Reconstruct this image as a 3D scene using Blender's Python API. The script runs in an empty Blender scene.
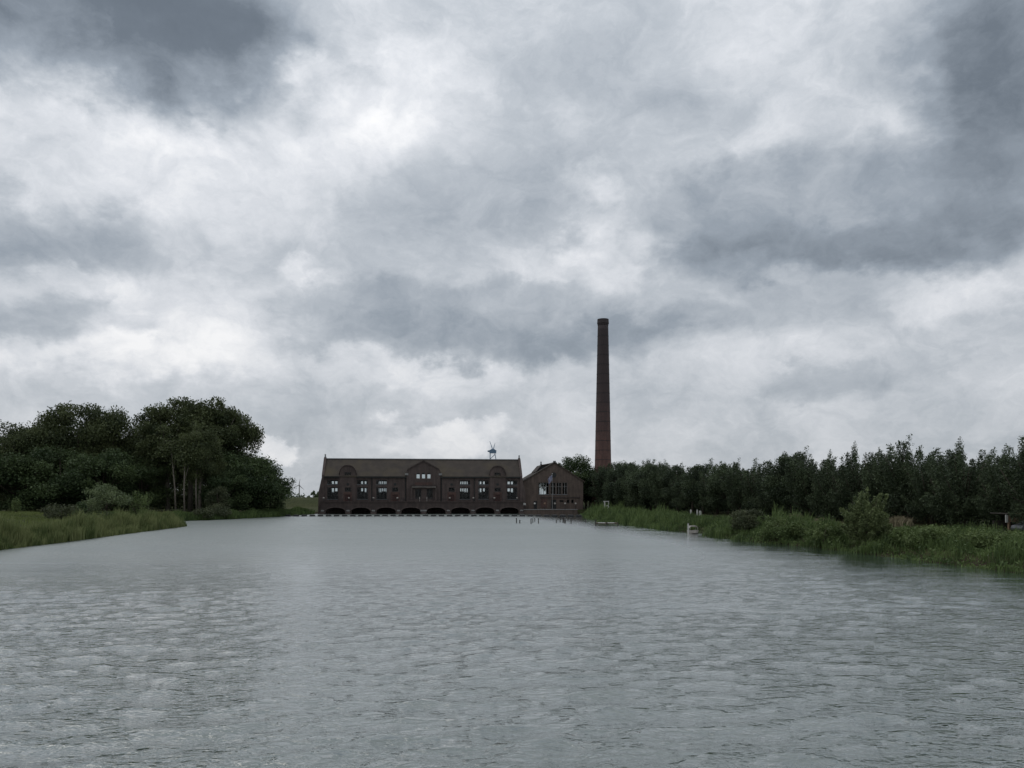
import bpy, math, random
import numpy as np
from mathutils import Vector

S = bpy.context.scene
C = S.collection
R = math.radians
PI = math.pi

# ------------------------------------------------------------------ camera
F = 780.0                      # focal length in pixels of the 1024 wide frame
HC = 4.9                       # height of the eye above the water
HOR = 498.0                    # image row of the horizon: level camera with the lens shifted up
cam_d = bpy.data.cameras.new('camera')
cam = bpy.data.objects.new('camera', cam_d)
C.objects.link(cam)
cam.location = (0, 0, HC)
cam.rotation_euler = (PI / 2, 0, 0)
cam_d.sensor_width = 36.0
cam_d.lens = F / 1024 * 36.0
cam_d.shift_y = (HOR - 384) / 1024
cam_d.clip_start = 0.1
cam_d.clip_end = 30000
S.camera = cam

CT, ST = 1.0, 0.0


def ray(px, py):
    a, b = (px - 512) / F, -(py - HOR) / F
    return (a, CT - b * ST, ST + b * CT)


def at(px, py, Y):
    """World point seen at a pixel, at the distance Y ahead."""
    r = ray(px, py)
    t = Y / r[1]
    return (r[0] * t, Y, HC + r[2] * t)


def ground_at(px, py, z=0.0):
    r = ray(px, py)
    t = (z - HC) / r[2]
    return (r[0] * t, r[1] * t, z)


# ------------------------------------------------------------------ colour management
S.view_settings.view_transform = 'Standard'
S.view_settings.look = 'None'
S.view_settings.gamma = 1
S.view_settings.exposure = 0
S.view_settings.use_curve_mapping = False
S.render.engine = 'CYCLES'
S.cycles.max_bounces = 4
S.cycles.diffuse_bounces = 2
S.cycles.glossy_bounces = 2
S.cycles.transparent_max_bounces = 12
S.cycles.use_denoising = True

SUN_EL, SUN_AZ = 56.0, -75.0    # azimuth from straight ahead, negative = to the left


# ------------------------------------------------------------------ node helpers
class NT:
    def __init__(self, tree):
        self.t = tree
        self.n = tree.nodes
        self.l = tree.links

    def _in(self, sock, v):
        if v is None:
            return
        if hasattr(v, 'is_output'):
            self.l.new(v, sock)
        else:
            sock.default_value = v

    def math(self, op, a, b=None, c=None, clamp=False):
        n = self.n.new('ShaderNodeMath')
        n.operation = op
        n.use_clamp = clamp
        for i, v in enumerate((a, b, c)):
            self._in(n.inputs[i], v)
        return n.outputs[0]

    def vmath(self, op, a, b=None, c=None):
        n = self.n.new('ShaderNodeVectorMath')
        n.operation = op
        for i, v in enumerate((a, b, c)):
            self._in(n.inputs[i], v)
        return n.outputs['Value'] if op in ('DOT_PRODUCT', 'LENGTH') else n.outputs[0]

    def noise(self, vec, scale, detail=4.0, rough=0.55, dist=0.0, lac=2.0):
        n = self.n.new('ShaderNodeTexNoise')
        n.inputs['Scale'].default_value = scale
        n.inputs['Detail'].default_value = detail
        n.inputs['Roughness'].default_value = rough
        n.inputs['Lacunarity'].default_value = lac
        n.inputs['Distortion'].default_value = dist
        if vec is not None:
            self.l.new(vec, n.inputs['Vector'])
        return n

    def ramp(self, fac, stops, interp='LINEAR'):
        n = self.n.new('ShaderNodeValToRGB')
        n.color_ramp.interpolation = interp
        e = n.color_ramp.elements
        while len(e) < len(stops):
            e.new(0.5)
        for el, (p, c) in zip(e, stops):
            el.position = p
            el.color = (c[0], c[1], c[2], 1)
        self._in(n.inputs[0], fac)
        return n.outputs[0]

    def mix(self, fac, a, b, mode='MIX'):
        n = self.n.new('ShaderNodeMix')
        n.data_type = 'RGBA'
        n.blend_type = mode
        self._in(n.inputs[0], fac)
        for s, v in ((n.inputs[6], a), (n.inputs[7], b)):
            if isinstance(v, tuple):
                v = (v[0], v[1], v[2], 1)
            self._in(s, v)
        return n.outputs[2]


def lin(v):
    v = v / 255.0
    return v / 12.92 if v <= 0.04045 else ((v + 0.055) / 1.055) ** 2.4


# ------------------------------------------------------------------ sky: Nishita behind a deck of clouds
W_STR = 0.1
world = bpy.data.worlds.new('World')
S.world = world
world.use_nodes = True
wt = world.node_tree
wt.nodes.clear()
w = NT(wt)
wout = wt.nodes.new('ShaderNodeOutputWorld')
bg = wt.nodes.new('ShaderNodeBackground')
bg.inputs[1].default_value = W_STR
wt.links.new(bg.outputs[0], wout.inputs[0])
skyt = wt.nodes.new('ShaderNodeTexSky')
skyt.sky_type = 'NISHITA'
skyt.sun_disc = False
skyt.sun_elevation = R(SUN_EL)
skyt.sun_rotation = R(SUN_AZ)
tc = wt.nodes.new('ShaderNodeTexCoord')
gen = tc.outputs['Generated']
sx = wt.nodes.new('ShaderNodeSeparateXYZ')
wt.links.new(gen, sx.inputs[0])
az = w.math('ARCTAN2', sx.outputs[0], sx.outputs[1])
el = w.math('ARCSINE', sx.outputs[2])
cxy = wt.nodes.new('ShaderNodeCombineXYZ')
wt.links.new(az, cxy.inputs[0])
wt.links.new(el, cxy.inputs[1])
p0 = cxy.outputs[0]
# clouds flatten towards the horizon
flat = wt.nodes.new('ShaderNodeVectorMath')
flat.operation = 'MULTIPLY'
wt.links.new(gen, flat.inputs[0])
flat.inputs[1].default_value = (1, 1, 1.45)
pf = flat.outputs[0]
def centred(n, amp):
    v = w.vmath('SUBTRACT', n.outputs['Color'], (0.5, 0.5, 0.5))
    return w.vmath('MULTIPLY', v, (amp, amp * 0.75, 0))


nA = w.noise(pf, 3.2, 3, 0.5)
nB = w.noise(pf, 9.0, 6, 0.55)
nE = w.noise(pf, 26.0, 6, 0.6)
p1 = w.vmath('ADD', p0, centred(nA, 0.12))
p1 = w.vmath('ADD', p1, centred(nB, 0.13))
p1 = w.vmath('ADD', p1, centred(nE, 0.055))

# (pixel x, y, half-width, half-height, brightness change, edge hardness)
BLOBS = [
    # dark bank at the upper left
    (60, 15, 230, 58, -0.30, 2), (240, 25, 90, 45, -0.10, 1), (30, -60, 420, 60, -0.10, 1),
    # bright break above the middle left
    (325, 78, 66, 46, 0.15, 1), (400, 92, 52, 36, 0.07, 2), (318, 84, 30, 22, 0.08, 2), (345, 30, 75, 40, 0.07, 1),
    (130, 122, 140, 34, 0.05, 1), (75, 190, 60, 22, 0.05, 2), (150, 128, 60, 18, 0.05, 2),
    (210, 165, 120, 50, 0.02, 1),
    # grey shelf then the white heap low on the left
    (20, 235, 100, 32, -0.09, 2), (150, 245, 130, 24, -0.05, 2), (25, 312, 60, 30, -0.09, 2),
    (165, 325, 135, 50, 0.07, 2), (60, 285, 60, 16, 0.09, 2), (240, 345, 56, 26, 0.03, 2),
    (120, 360, 110, 18, 0.08, 2), (285, 276, 22, 13, 0.09, 2), (215, 322, 60, 22, 0.03, 2), (90, 330, 50, 14, -0.06, 2),
    # middle grey masses
    (490, 200, 110, 48, -0.10, 2), (560, 215, 60, 34, -0.06, 2), (590, 112, 110, 52, -0.06, 2),
    (470, 330, 215, 38, -0.13, 4), (440, 345, 130, 18, -0.05, 2), (620, 345, 90, 22, -0.05, 2), (390, 250, 120, 40, -0.04, 2),
    (588, 188, 26, 15, 0.10, 2), (620, 248, 36, 30, 0.10, 2), (660, 232, 30, 20, 0.05, 2), (690, 278, 60, 14, 0.07, 2),
    (760, 18, 90, 44, 0.04, 1), (830, 112, 90, 30, 0.03, 1), (490, 28, 50, 22, 0.05, 2),
    # heavy dark base right of the middle
    (808, 230, 175, 58, -0.15, 4), (815, 264, 155, 26, -0.10, 2), (850, 330, 230, 50, -0.04, 2), (850, 410, 260, 60, -0.04, 2), (700, 225, 70, 45, -0.06, 2),
    (700, 150, 110, 50, -0.03, 1),
    # upper right dark mass with its bright rim
    (1010, 70, 85, 78, -0.20, 2), (1085, 110, 120, 90, -0.14, 2), (940, 25, 90, 50, -0.07, 1),
    (918, 118, 30, 40, 0.08, 2), (960, 165, 60, 24, 0.04, 1),
    # right, low
    (950, 306, 60, 20, 0.09, 2), (840, 288, 120, 12, 0.05, 2), (770, 362, 120, 22, 0.05, 2),
    (840, 384, 56, 17, -0.09, 2), (1010, 325, 40, 18, -0.04, 2), (960, 366, 90, 24, 0.03, 1),
    (760, 318, 130, 15, -0.04, 2), (700, 345, 40, 14, 0.04, 2),
    # low sky towards the horizon
    (450, 434, 60, 15, 0.10, 4), (268, 441, 26, 11, 0.12, 4), (420, 380, 90, 12, 0.05, 2),
    (120, 412, 170, 24, -0.05, 1), (350, 405, 130, 18, -0.03, 1), (700, 425, 150, 30, 0.01, 1),
]
acc = None
for (bx, by, hw, hh, amp, hard) in BLOBS:
    r = Vector(ray(bx, by)).normalized()
    ca, ce = math.atan2(r.x, r.y), math.asin(r.z)
    s_a, s_e = F / hw / 1.0, F / hh / 1.0
    q = w.vmath('MULTIPLY_ADD', p1, (s_a, s_e, 0), (-ca * s_a, -ce * s_e, 0))
    d = w.vmath('DOT_PRODUCT', q, q)
    if hard >= 2:
        d = w.math('MULTIPLY', d, d)
    if hard == 4:
        d = w.math('MULTIPLY', d, d)
    g = w.math('POWER', math.exp(-0.8), d)
    acc = w.math('MULTIPLY_ADD', g, amp, acc if acc is not None else 0.81)

# cloud texture: billows (puffs with creases between) and wisps
wp = w.vmath('ADD', pf, w.vmath('MULTIPLY', w.vmath('SUBTRACT', nB.outputs['Color'], (0.5,) * 3), (0.16,) * 3))


def puffs(scale, detail):
    v = wt.nodes.new('ShaderNodeTexVoronoi')
    v.feature = 'F1'
    v.inputs['Scale'].default_value = scale
    v.inputs['Detail'].default_value = detail
    v.inputs['Roughness'].default_value = 0.55
    v.normalize = True
    wt.links.new(wp, v.inputs['Vector'])
    return v.outputs['Distance']


nC = w.noise(pf, 4.5, 7, 0.55, 0.15)
nD = w.noise(wp, 15.0, 8, 0.66, 0.0)
L = w.math('MULTIPLY_ADD', w.math('SUBTRACT', nC.outputs['Fac'], 0.5), 0.22, acc)
L = w.math('MULTIPLY_ADD', w.math('SUBTRACT', nD.outputs['Fac'], 0.5), 0.25, L)
L = w.math('MULTIPLY_ADD', w.math('SUBTRACT', 0.34, puffs(6.5, 2.0)), 0.17, L)


def st(r, g, b):
    return (lin(r), lin(g), lin(b))


cloud = w.ramp(L, [(0.0, st(70, 78, 88)), (0.44, st(108, 117, 127)), (0.62, st(151, 160, 170)),
                   (0.76, st(189, 195, 202)), (0.87, st(222, 225, 230)), (0.97, st(252, 252, 253))])
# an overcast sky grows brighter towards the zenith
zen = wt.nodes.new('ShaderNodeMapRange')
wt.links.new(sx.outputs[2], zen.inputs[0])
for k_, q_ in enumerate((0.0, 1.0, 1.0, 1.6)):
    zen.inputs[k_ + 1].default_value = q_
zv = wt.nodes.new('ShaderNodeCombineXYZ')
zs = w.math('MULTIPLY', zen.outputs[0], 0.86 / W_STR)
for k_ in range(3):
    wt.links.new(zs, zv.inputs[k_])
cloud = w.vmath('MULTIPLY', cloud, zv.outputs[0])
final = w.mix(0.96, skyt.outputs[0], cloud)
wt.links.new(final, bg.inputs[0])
world.cycles.sampling_method = 'MANUAL'
world.cycles.sample_map_resolution = 512

# veiled sun, behind the clouds ahead and to the left
sun_d = bpy.data.lights.new('sun', 'SUN')
sun_d.energy = 0.5
sun_d.angle = R(35)
sun_d.color = (1.0, 0.96, 0.9)
sun = bpy.data.objects.new('sun', sun_d)
C.objects.link(sun)
sd = Vector((math.sin(R(SUN_AZ)) * math.cos(R(SUN_EL)), math.cos(R(SUN_AZ)) * math.cos(R(SUN_EL)), math.sin(R(SUN_EL))))
sun.rotation_euler = (-sd).to_track_quat('-Z', 'Y').to_euler()
sun.location = sd * 200


# ------------------------------------------------------------------ materials
def new_mat(name):
    m = bpy.data.materials.new(name)
    m.use_nodes = True
    nt = NT(m.node_tree)
    b = m.node_tree.nodes['Principled BSDF']
    return m, nt, b


def mottled(name, c0, c1, scale=1.0, rough=0.8, detail=5, bump=0.0, bscale=None, extra=None, spec=0.3):
    m, nt, b = new_mat(name)
    t = m.node_tree.nodes.new('ShaderNodeTexCoord')
    n = nt.noise(t.outputs['Object'], scale, detail, 0.6)
    col = nt.ramp(n.outputs['Fac'], [(0.3, c0), (0.7, c1)])
    if extra:
        col = extra(m, nt, t, col)
    nt.l.new(col, b.inputs['Base Color'])
    b.inputs['Roughness'].default_value = rough
    b.inputs['Specular IOR Level'].default_value = spec
    if bump:
        nb = nt.noise(t.outputs['Object'], bscale or scale * 4, 4, 0.6)
        bn = m.node_tree.nodes.new('ShaderNodeBump')
        bn.inputs['Strength'].default_value = bump
        bn.inputs['Distance'].default_value = 0.05
        nt.l.new(nb.outputs['Fac'], bn.inputs['Height'])
        nt.l.new(bn.outputs[0], b.inputs['Normal'])
    return m


def brick_extra(c_mortar, amount, bw=0.23, bh=0.07):
    def fn(m, nt, t, col):
        bt = m.node_tree.nodes.new('ShaderNodeTexBrick')
        mp = m.node_tree.nodes.new('ShaderNodeMapping')
        mp.inputs['Rotation'].default_value = (PI / 2, 0, 0)
        nt.l.new(t.outputs['Object'], mp.inputs[0])
        nt.l.new(mp.outputs[0], bt.inputs['Vector'])
        bt.inputs['Scale'].default_value = 1.0
        bt.inputs['Brick Width'].default_value = bw
        bt.inputs['Row Height'].default_value = bh
        bt.inputs['Mortar Size'].default_value = 0.008
        bt.inputs['Color1'].default_value = (0, 0, 0, 1)
        bt.inputs['Color2'].default_value = (0, 0, 0, 1)
        bt.inputs['Mortar'].default_value = (1, 1, 1, 1)
        f = nt.math('MULTIPLY', bt.outputs['Color'], amount)
        # rain streaks and damp stains
        ms = m.node_tree.nodes.new('ShaderNodeMapping')
        ms.inputs['Scale'].default_value = (1.4, 1.4, 0.16)
        nt.l.new(t.outputs['Object'], ms.inputs[0])
        ns = nt.noise(ms.outputs[0], 1.0, 4, 0.6)
        k = nt.ramp(ns.outputs['Fac'], [(0.35, (0.72, 0.72, 0.72)), (0.65, (1.15, 1.15, 1.15))])
        c2 = nt.mix(1.0, col, k, 'MULTIPLY')
        return nt.mix(f, c2, c_mortar)
    return fn


def soot_extra(m, nt, t, col):
    base = brick_extra((0.18, 0.16, 0.15), 0.4)(m, nt, t, col)
    s = m.node_tree.nodes.new('ShaderNodeSeparateXYZ')
    nt.l.new(t.outputs['Object'], s.inputs[0])
    n = nt.noise(t.outputs['Object'], 0.35, 5, 0.6)
    z = nt.math('MULTIPLY_ADD', n.outputs['Fac'], 16.0, s.outputs[2])
    f = nt.ramp(nt.math('DIVIDE', z, 72.0), [(0.3, (0, 0, 0)), (0.62, (0.85,) * 3), (1.0, (1,) * 3)])
    return nt.mix(f, base, (0.045, 0.038, 0.04))


M = {}
M['brick'] = mottled('dark_brown_brick', (0.052, 0.040, 0.037), (0.086, 0.064, 0.058), 0.7, 0.9, bump=0.3,
                     extra=brick_extra((0.16, 0.14, 0.13), 0.35))
M['brick_red'] = mottled('red_brown_brick', (0.060, 0.036, 0.031), (0.095, 0.052, 0.043), 0.9, 0.9, bump=0.3,
                         extra=brick_extra((0.16, 0.14, 0.13), 0.35))
M['brick_boiler'] = mottled('grey_brown_brick', (0.066, 0.050, 0.042), (0.108, 0.080, 0.066), 0.6, 0.9, bump=0.3,
                            extra=brick_extra((0.17, 0.15, 0.13), 0.35))
M['brick_chimney'] = mottled('chimney_brick', (0.085, 0.045, 0.038), (0.135, 0.068, 0.055), 0.6, 0.9, bump=0.3, extra=soot_extra)
M['plinth'] = mottled('damp_plinth_brick', (0.034, 0.026, 0.025), (0.062, 0.046, 0.041), 0.8, 0.85, bump=0.3,
                      extra=brick_extra((0.13, 0.11, 0.10), 0.35))


def lichen(m, nt, t, col):
    n = nt.noise(t.outputs['Object'], 0.09, 4, 0.6)
    f = nt.ramp(n.outputs['Fac'], [(0.46, (0, 0, 0)), (0.62, (0.75,) * 3)])
    c = nt.mix(f, col, (0.078, 0.064, 0.040))
    s = m.node_tree.nodes.new('ShaderNodeSeparateXYZ')
    nt.l.new(t.outputs['Object'], s.inputs[0])
    wv = nt.math('SINE', nt.math('MULTIPLY', s.outputs[2], 2 * PI / 0.22))
    wv = nt.math('MULTIPLY_ADD', wv, 0.12, 0.92)
    v = m.node_tree.nodes.new('ShaderNodeCombineXYZ')
    for i in range(3):
        nt.l.new(wv, v.inputs[i])
    return nt.mix(1.0, c, v.outputs[0], 'MULTIPLY')


M['roof'] = mottled('old_roof_tiles', (0.040, 0.034, 0.029), (0.064, 0.053, 0.044), 0.5, 0.85, bump=0.4, extra=lichen)
M['stone'] = mottled('pale_stone', (0.26, 0.24, 0.22), (0.36, 0.34, 0.31), 2.0, 0.8)
M['paint_dark'] = mottled('dark_green_paint', (0.014, 0.016, 0.016), (0.022, 0.025, 0.024), 2.0, 0.5)
M['paint_grey'] = mottled('grey_paint', (0.16, 0.16, 0.16), (0.22, 0.22, 0.21), 2.0, 0.5)
M['door_red'] = mottled('red_door_paint', (0.042, 0.020, 0.017), (0.058, 0.026, 0.021), 2.0, 0.5)
M['white'] = mottled('white_paint', (0.66, 0.66, 0.64), (0.8, 0.8, 0.78), 3.0, 0.5)
M['white_dull'] = mottled('weathered_white', (0.38, 0.38, 0.36), (0.55, 0.55, 0.52), 3.0, 0.7)
M['lead'] = mottled('lead_zinc', (0.10, 0.105, 0.11), (0.15, 0.155, 0.16), 1.5, 0.6)
M['blue_steel'] = mottled('blue_grey_steel', (0.10, 0.17, 0.25), (0.15, 0.23, 0.32), 1.0, 0.5)
M['bark'] = mottled('bark', (0.045, 0.036, 0.028), (0.085, 0.07, 0.055), 3.0, 0.9, bump=0.6)
M['bark_pale'] = mottled('pale_bark', (0.10, 0.088, 0.072), (0.16, 0.143, 0.12), 2.0, 0.9, bump=0.6)
M['wood'] = mottled('weathered_timber', (0.13, 0.105, 0.08), (0.22, 0.18, 0.14), 3.0, 0.85)
M['wood_wet'] = mottled('wet_timber', (0.035, 0.031, 0.027), (0.06, 0.053, 0.046), 3.0, 0.6)
M['wood_orange'] = mottled('ochre_timber', (0.17, 0.11, 0.075), (0.26, 0.17, 0.115), 3.0, 0.8)
M['rubber'] = mottled('black_plastic', (0.010, 0.011, 0.012), (0.018, 0.019, 0.021), 3.0, 0.5)
M['car_paint'] = mottled('dark_grey_car_paint', (0.05, 0.055, 0.06), (0.06, 0.066, 0.072), 1.0, 0.3, spec=0.5)
M['iron'] = mottled('dark_iron', (0.018, 0.018, 0.02), (0.03, 0.03, 0.032), 3.0, 0.6)
M['machine'] = mottled('machine_iron', (0.02, 0.022, 0.022), (0.04, 0.042, 0.042), 1.0, 0.5)
M['sand'] = mottled('dry_sandy_path', (0.24, 0.20, 0.14), (0.36, 0.30, 0.21), 0.8, 0.95)


def pane_mat():
    m = bpy.data.materials.new('window_glass')
    m.use_nodes = True
    nt = NT(m.node_tree)
    m.node_tree.nodes.clear()
    out = m.node_tree.nodes.new('ShaderNodeOutputMaterial')
    tr = m.node_tree.nodes.new('ShaderNodeBsdfTransparent')
    tr.inputs[0].default_value = (0.88, 0.90, 0.90, 1)
    gl = m.node_tree.nodes.new('ShaderNodeBsdfGlossy')
    gl.inputs['Roughness'].default_value = 0.03
    gl.inputs['Color'].default_value = (0.9, 0.9, 0.9, 1)
    fr = m.node_tree.nodes.new('ShaderNodeFresnel')
    fr.inputs[0].default_value = 1.2
    mx = m.node_tree.nodes.new('ShaderNodeMixShader')
    nt.l.new(fr.outputs[0], mx.inputs[0])
    nt.l.new(tr.outputs[0], mx.inputs[1])
    nt.l.new(gl.outputs[0], mx.inputs[2])
    nt.l.new(mx.outputs[0], out.inputs[0])
    return m


M['glass'] = pane_mat()


def leaf_mat(name, c_dark, c_light, trans=0.25):
    m, nt, b = new_mat(name)
    a = m.node_tree.nodes.new('ShaderNodeAttribute')
    a.attribute_name = 'tone'
    oi = m.node_tree.nodes.new('ShaderNodeObjectInfo')
    f = nt.math('MULTIPLY_ADD', nt.math('SUBTRACT', oi.outputs['Random'], 0.5), 0.35, a.outputs['Fac'])
    col = nt.ramp(f, [(0.0, c_dark), (1.0, c_light)])
    nt.l.new(col, b.inputs['Base Color'])
    b.inputs['Roughness'].default_value = 0.6
    b.inputs['Specular IOR Level'].default_value = 0.25
    tl = m.node_tree.nodes.new('ShaderNodeBsdfTranslucent')
    nt.l.new(col, tl.inputs[0])
    mx = m.node_tree.nodes.new('ShaderNodeMixShader')
    mx.inputs[0].default_value = trans
    out = m.node_tree.nodes['Material Output']
    nt.l.new(b.outputs[0], mx.inputs[1])
    nt.l.new(tl.outputs[0], mx.inputs[2])
    nt.l.new(mx.outputs[0], out.inputs[0])
    return m


M['leaf_row'] = leaf_mat('windswept_leaves', (0.024, 0.038, 0.020), (0.080, 0.108, 0.055))
M['leaf_wood'] = leaf_mat('woodland_leaves', (0.028, 0.042, 0.017), (0.090, 0.110, 0.044))
M['leaf_round'] = leaf_mat('deep_green_leaves', (0.024, 0.044, 0.018), (0.075, 0.108, 0.042))
M['leaf_bush'] = leaf_mat('bush_leaves', (0.060, 0.092, 0.030), (0.135, 0.180, 0.066))
M['leaf_silver'] = leaf_mat('grey_green_willow_leaves', (0.075, 0.105, 0.050), (0.155, 0.195, 0.095))
M['leaf_willow'] = leaf_mat('olive_willow_leaves', (0.062, 0.088, 0.034), (0.145, 0.180, 0.075))
M['leaf_dark_bush'] = leaf_mat('dull_green_leaves', (0.040, 0.052, 0.026), (0.085, 0.098, 0.050))
M['reed'] = leaf_mat('reed_blades', (0.062, 0.094, 0.029), (0.185, 0.21, 0.088), 0.3)
M['herb'] = leaf_mat('bank_herbs', (0.034, 0.060, 0.020), (0.120, 0.172, 0.058), 0.3)
M['grass'] = leaf_mat('meadow_grass', (0.085, 0.110, 0.034), (0.155, 0.19, 0.062), 0.3)


def ground_mat():
    m, nt, b = new_mat('meadow_ground')
    t = m.node_tree.nodes.new('ShaderNodeTexCoord')
    n1 = nt.noise(t.outputs['Object'], 0.05, 5, 0.6)
    n2 = nt.noise(t.outputs['Object'], 1.3, 5, 0.65)
    c1 = nt.ramp(n1.outputs['Fac'], [(0.35, (0.036, 0.045, 0.018)), (0.65, (0.062, 0.066, 0.028))])
    c2 = nt.ramp(n2.outputs['Fac'], [(0.3, (0.55,) * 3), (0.7, (1.25,) * 3)])
    c = nt.mix(1.0, c1, c2, 'MULTIPLY')
    s = m.node_tree.nodes.new('ShaderNodeSeparateXYZ')
    nt.l.new(t.outputs['Object'], s.inputs[0])
    f = nt.ramp(s.outputs[2], [(0.25, (1, 1, 1)), (0.6, (0, 0, 0))])
    c = nt.mix(f, c, (0.035, 0.028, 0.018))
    nt.l.new(c, b.inputs['Base Color'])
    b.inputs['Roughness'].default_value = 0.95
    b.inputs['Specular IOR Level'].default_value = 0.1
    bn = m.node_tree.nodes.new('ShaderNodeBump')
    bn.inputs['Distance'].default_value = 0.3
    nt.l.new(n2.outputs['Fac'], bn.inputs['Height'])
    nt.l.new(bn.outputs[0], b.inputs['Normal'])
    return m


M['ground'] = ground_mat()


def water_mat():
    m, nt, b = new_mat('canal_water')
    t = m.node_tree.nodes.new('ShaderNodeTexCoord')

    def mapped(sx_, sy_, rot):
        mp = m.node_tree.nodes.new('ShaderNodeMapping')
        mp.inputs['Rotation'].default_value = (0, 0, R(rot))
        mp.inputs['Scale'].default_value = (sx_, sy_, 1)
        nt.l.new(t.outputs['Object'], mp.inputs[0])
        return mp.outputs[0]

    a = nt.noise(mapped(1.15, 2.1, -16), 1.0, 3, 0.55, 0.5)
    c = nt.noise(mapped(3.0, 5.4, -14), 1.0, 3, 0.55, 0.4)
    e = nt.noise(mapped(6.0, 9.0, -20), 1.0, 2, 0.5, 0.2)
    d = nt.noise(mapped(0.10, 0.17, 12), 1.0, 2, 0.5)
    gust = nt.noise(mapped(0.012, 0.060, 4), 1.0, 5, 0.62)
    s = m.node_tree.nodes.new('ShaderNodeSeparateXYZ')
    nt.l.new(t.outputs['Object'], s.inputs[0])

    def smooth(v, a0, a1, b0, b1):
        mr = m.node_tree.nodes.new('ShaderNodeMapRange')
        mr.interpolation_type = 'SMOOTHSTEP'
        nt.l.new(v, mr.inputs[0])
        for k, q in enumerate((a0, a1, b0, b1)):
            mr.inputs[k + 1].default_value = q
        return mr.outputs[0]
    far_ = smooth(s.outputs[1], 25.0, 90.0, 0.6, 1.0)     # near waves are geometry
    lee = nt.math('SUBTRACT', nt.math('MULTIPLY_ADD', s.outputs[1], -0.115, 38.5), s.outputs[0])
    lee = smooth(lee, 1.0, 20.0, 0.18, 1.0)                 # sheltered strip under the right bank
    amp = nt.ramp(gust.outputs['Fac'], [(0.36, (0.5,) * 3), (0.62, (1.3,) * 3)])
    amp = nt.math('MULTIPLY', amp, lee)
    # narrow crests, broad troughs
    pa = nt.math('POWER', a.outputs['Fac'], 3.0)
    pc = nt.math('POWER', c.outputs['Fac'], 3.0)
    h = nt.math('MULTIPLY', nt.math('MULTIPLY', pa, A1), far_)
    h = nt.math('MULTIPLY_ADD', pc, A2, h)
    h = nt.math('MULTIPLY_ADD', e.outputs['Fac'], A3, h)
    h = nt.math('MULTIPLY', h, amp)
    h = nt.math('MULTIPLY_ADD', nt.math('MULTIPLY', d.outputs['Fac'], 0.4), far_, h)
    bn = m.node_tree.nodes.new('ShaderNodeBump')
    bn.inputs['Strength'].default_value = 1.0
    bn.inputs['Distance'].default_value = 1.0
    nt.l.new(h, bn.inputs['Height'])
    nt.l.new(bn.outputs[0], b.inputs['Normal'])
    b.inputs['Base Color'].default_value = (0.046, 0.075, 0.061, 1)
    # ripples too small to build roughen the far water, less so in the lee of the bank
    ro_ = nt.math('MULTIPLY', smooth(s.outputs[1], 18.0, 95.0, 0.08, 0.44), lee)
    nt.l.new(ro_, b.inputs['Roughness'])
    b.inputs['IOR'].default_value = 1.8
    b.inputs['Coat Weight'].default_value = 1.0
    b.inputs['Coat IOR'].default_value = 1.8
    nt.l.new(ro_, b.inputs['Coat Roughness'])
    nt.l.new(bn.outputs[0], b.inputs['Coat Normal'])
    return m


A1, A2, A3 = 0.25, 0.155, 0.004
M['water'] = water_mat()


# ------------------------------------------------------------------ object helpers
def props(o, label=None, cat=None, group=None, kind=None):
    if label:
        o['label'] = label
    if cat:
        o['category'] = cat
    if group:
        o['group'] = group
    if kind:
        o['kind'] = kind
    return o


def thing(name, label, cat, loc, group=None, rz=0.0):
    o = bpy.data.objects.new(name, None)
    C.objects.link(o)
    o.empty_display_size = 0.5
    o.location = loc
    o.rotation_euler = (0, 0, rz)
    return props(o, label, cat, group)


def link_copy(o, parent=None):
    c = o.copy()
    C.objects.link(c)
    c.parent = parent
    return c


def copy_tree(o, parent=None):
    c = link_copy(o, parent)
    for ch in list(o.children):
        copy_tree(ch, c)
    return c


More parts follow.
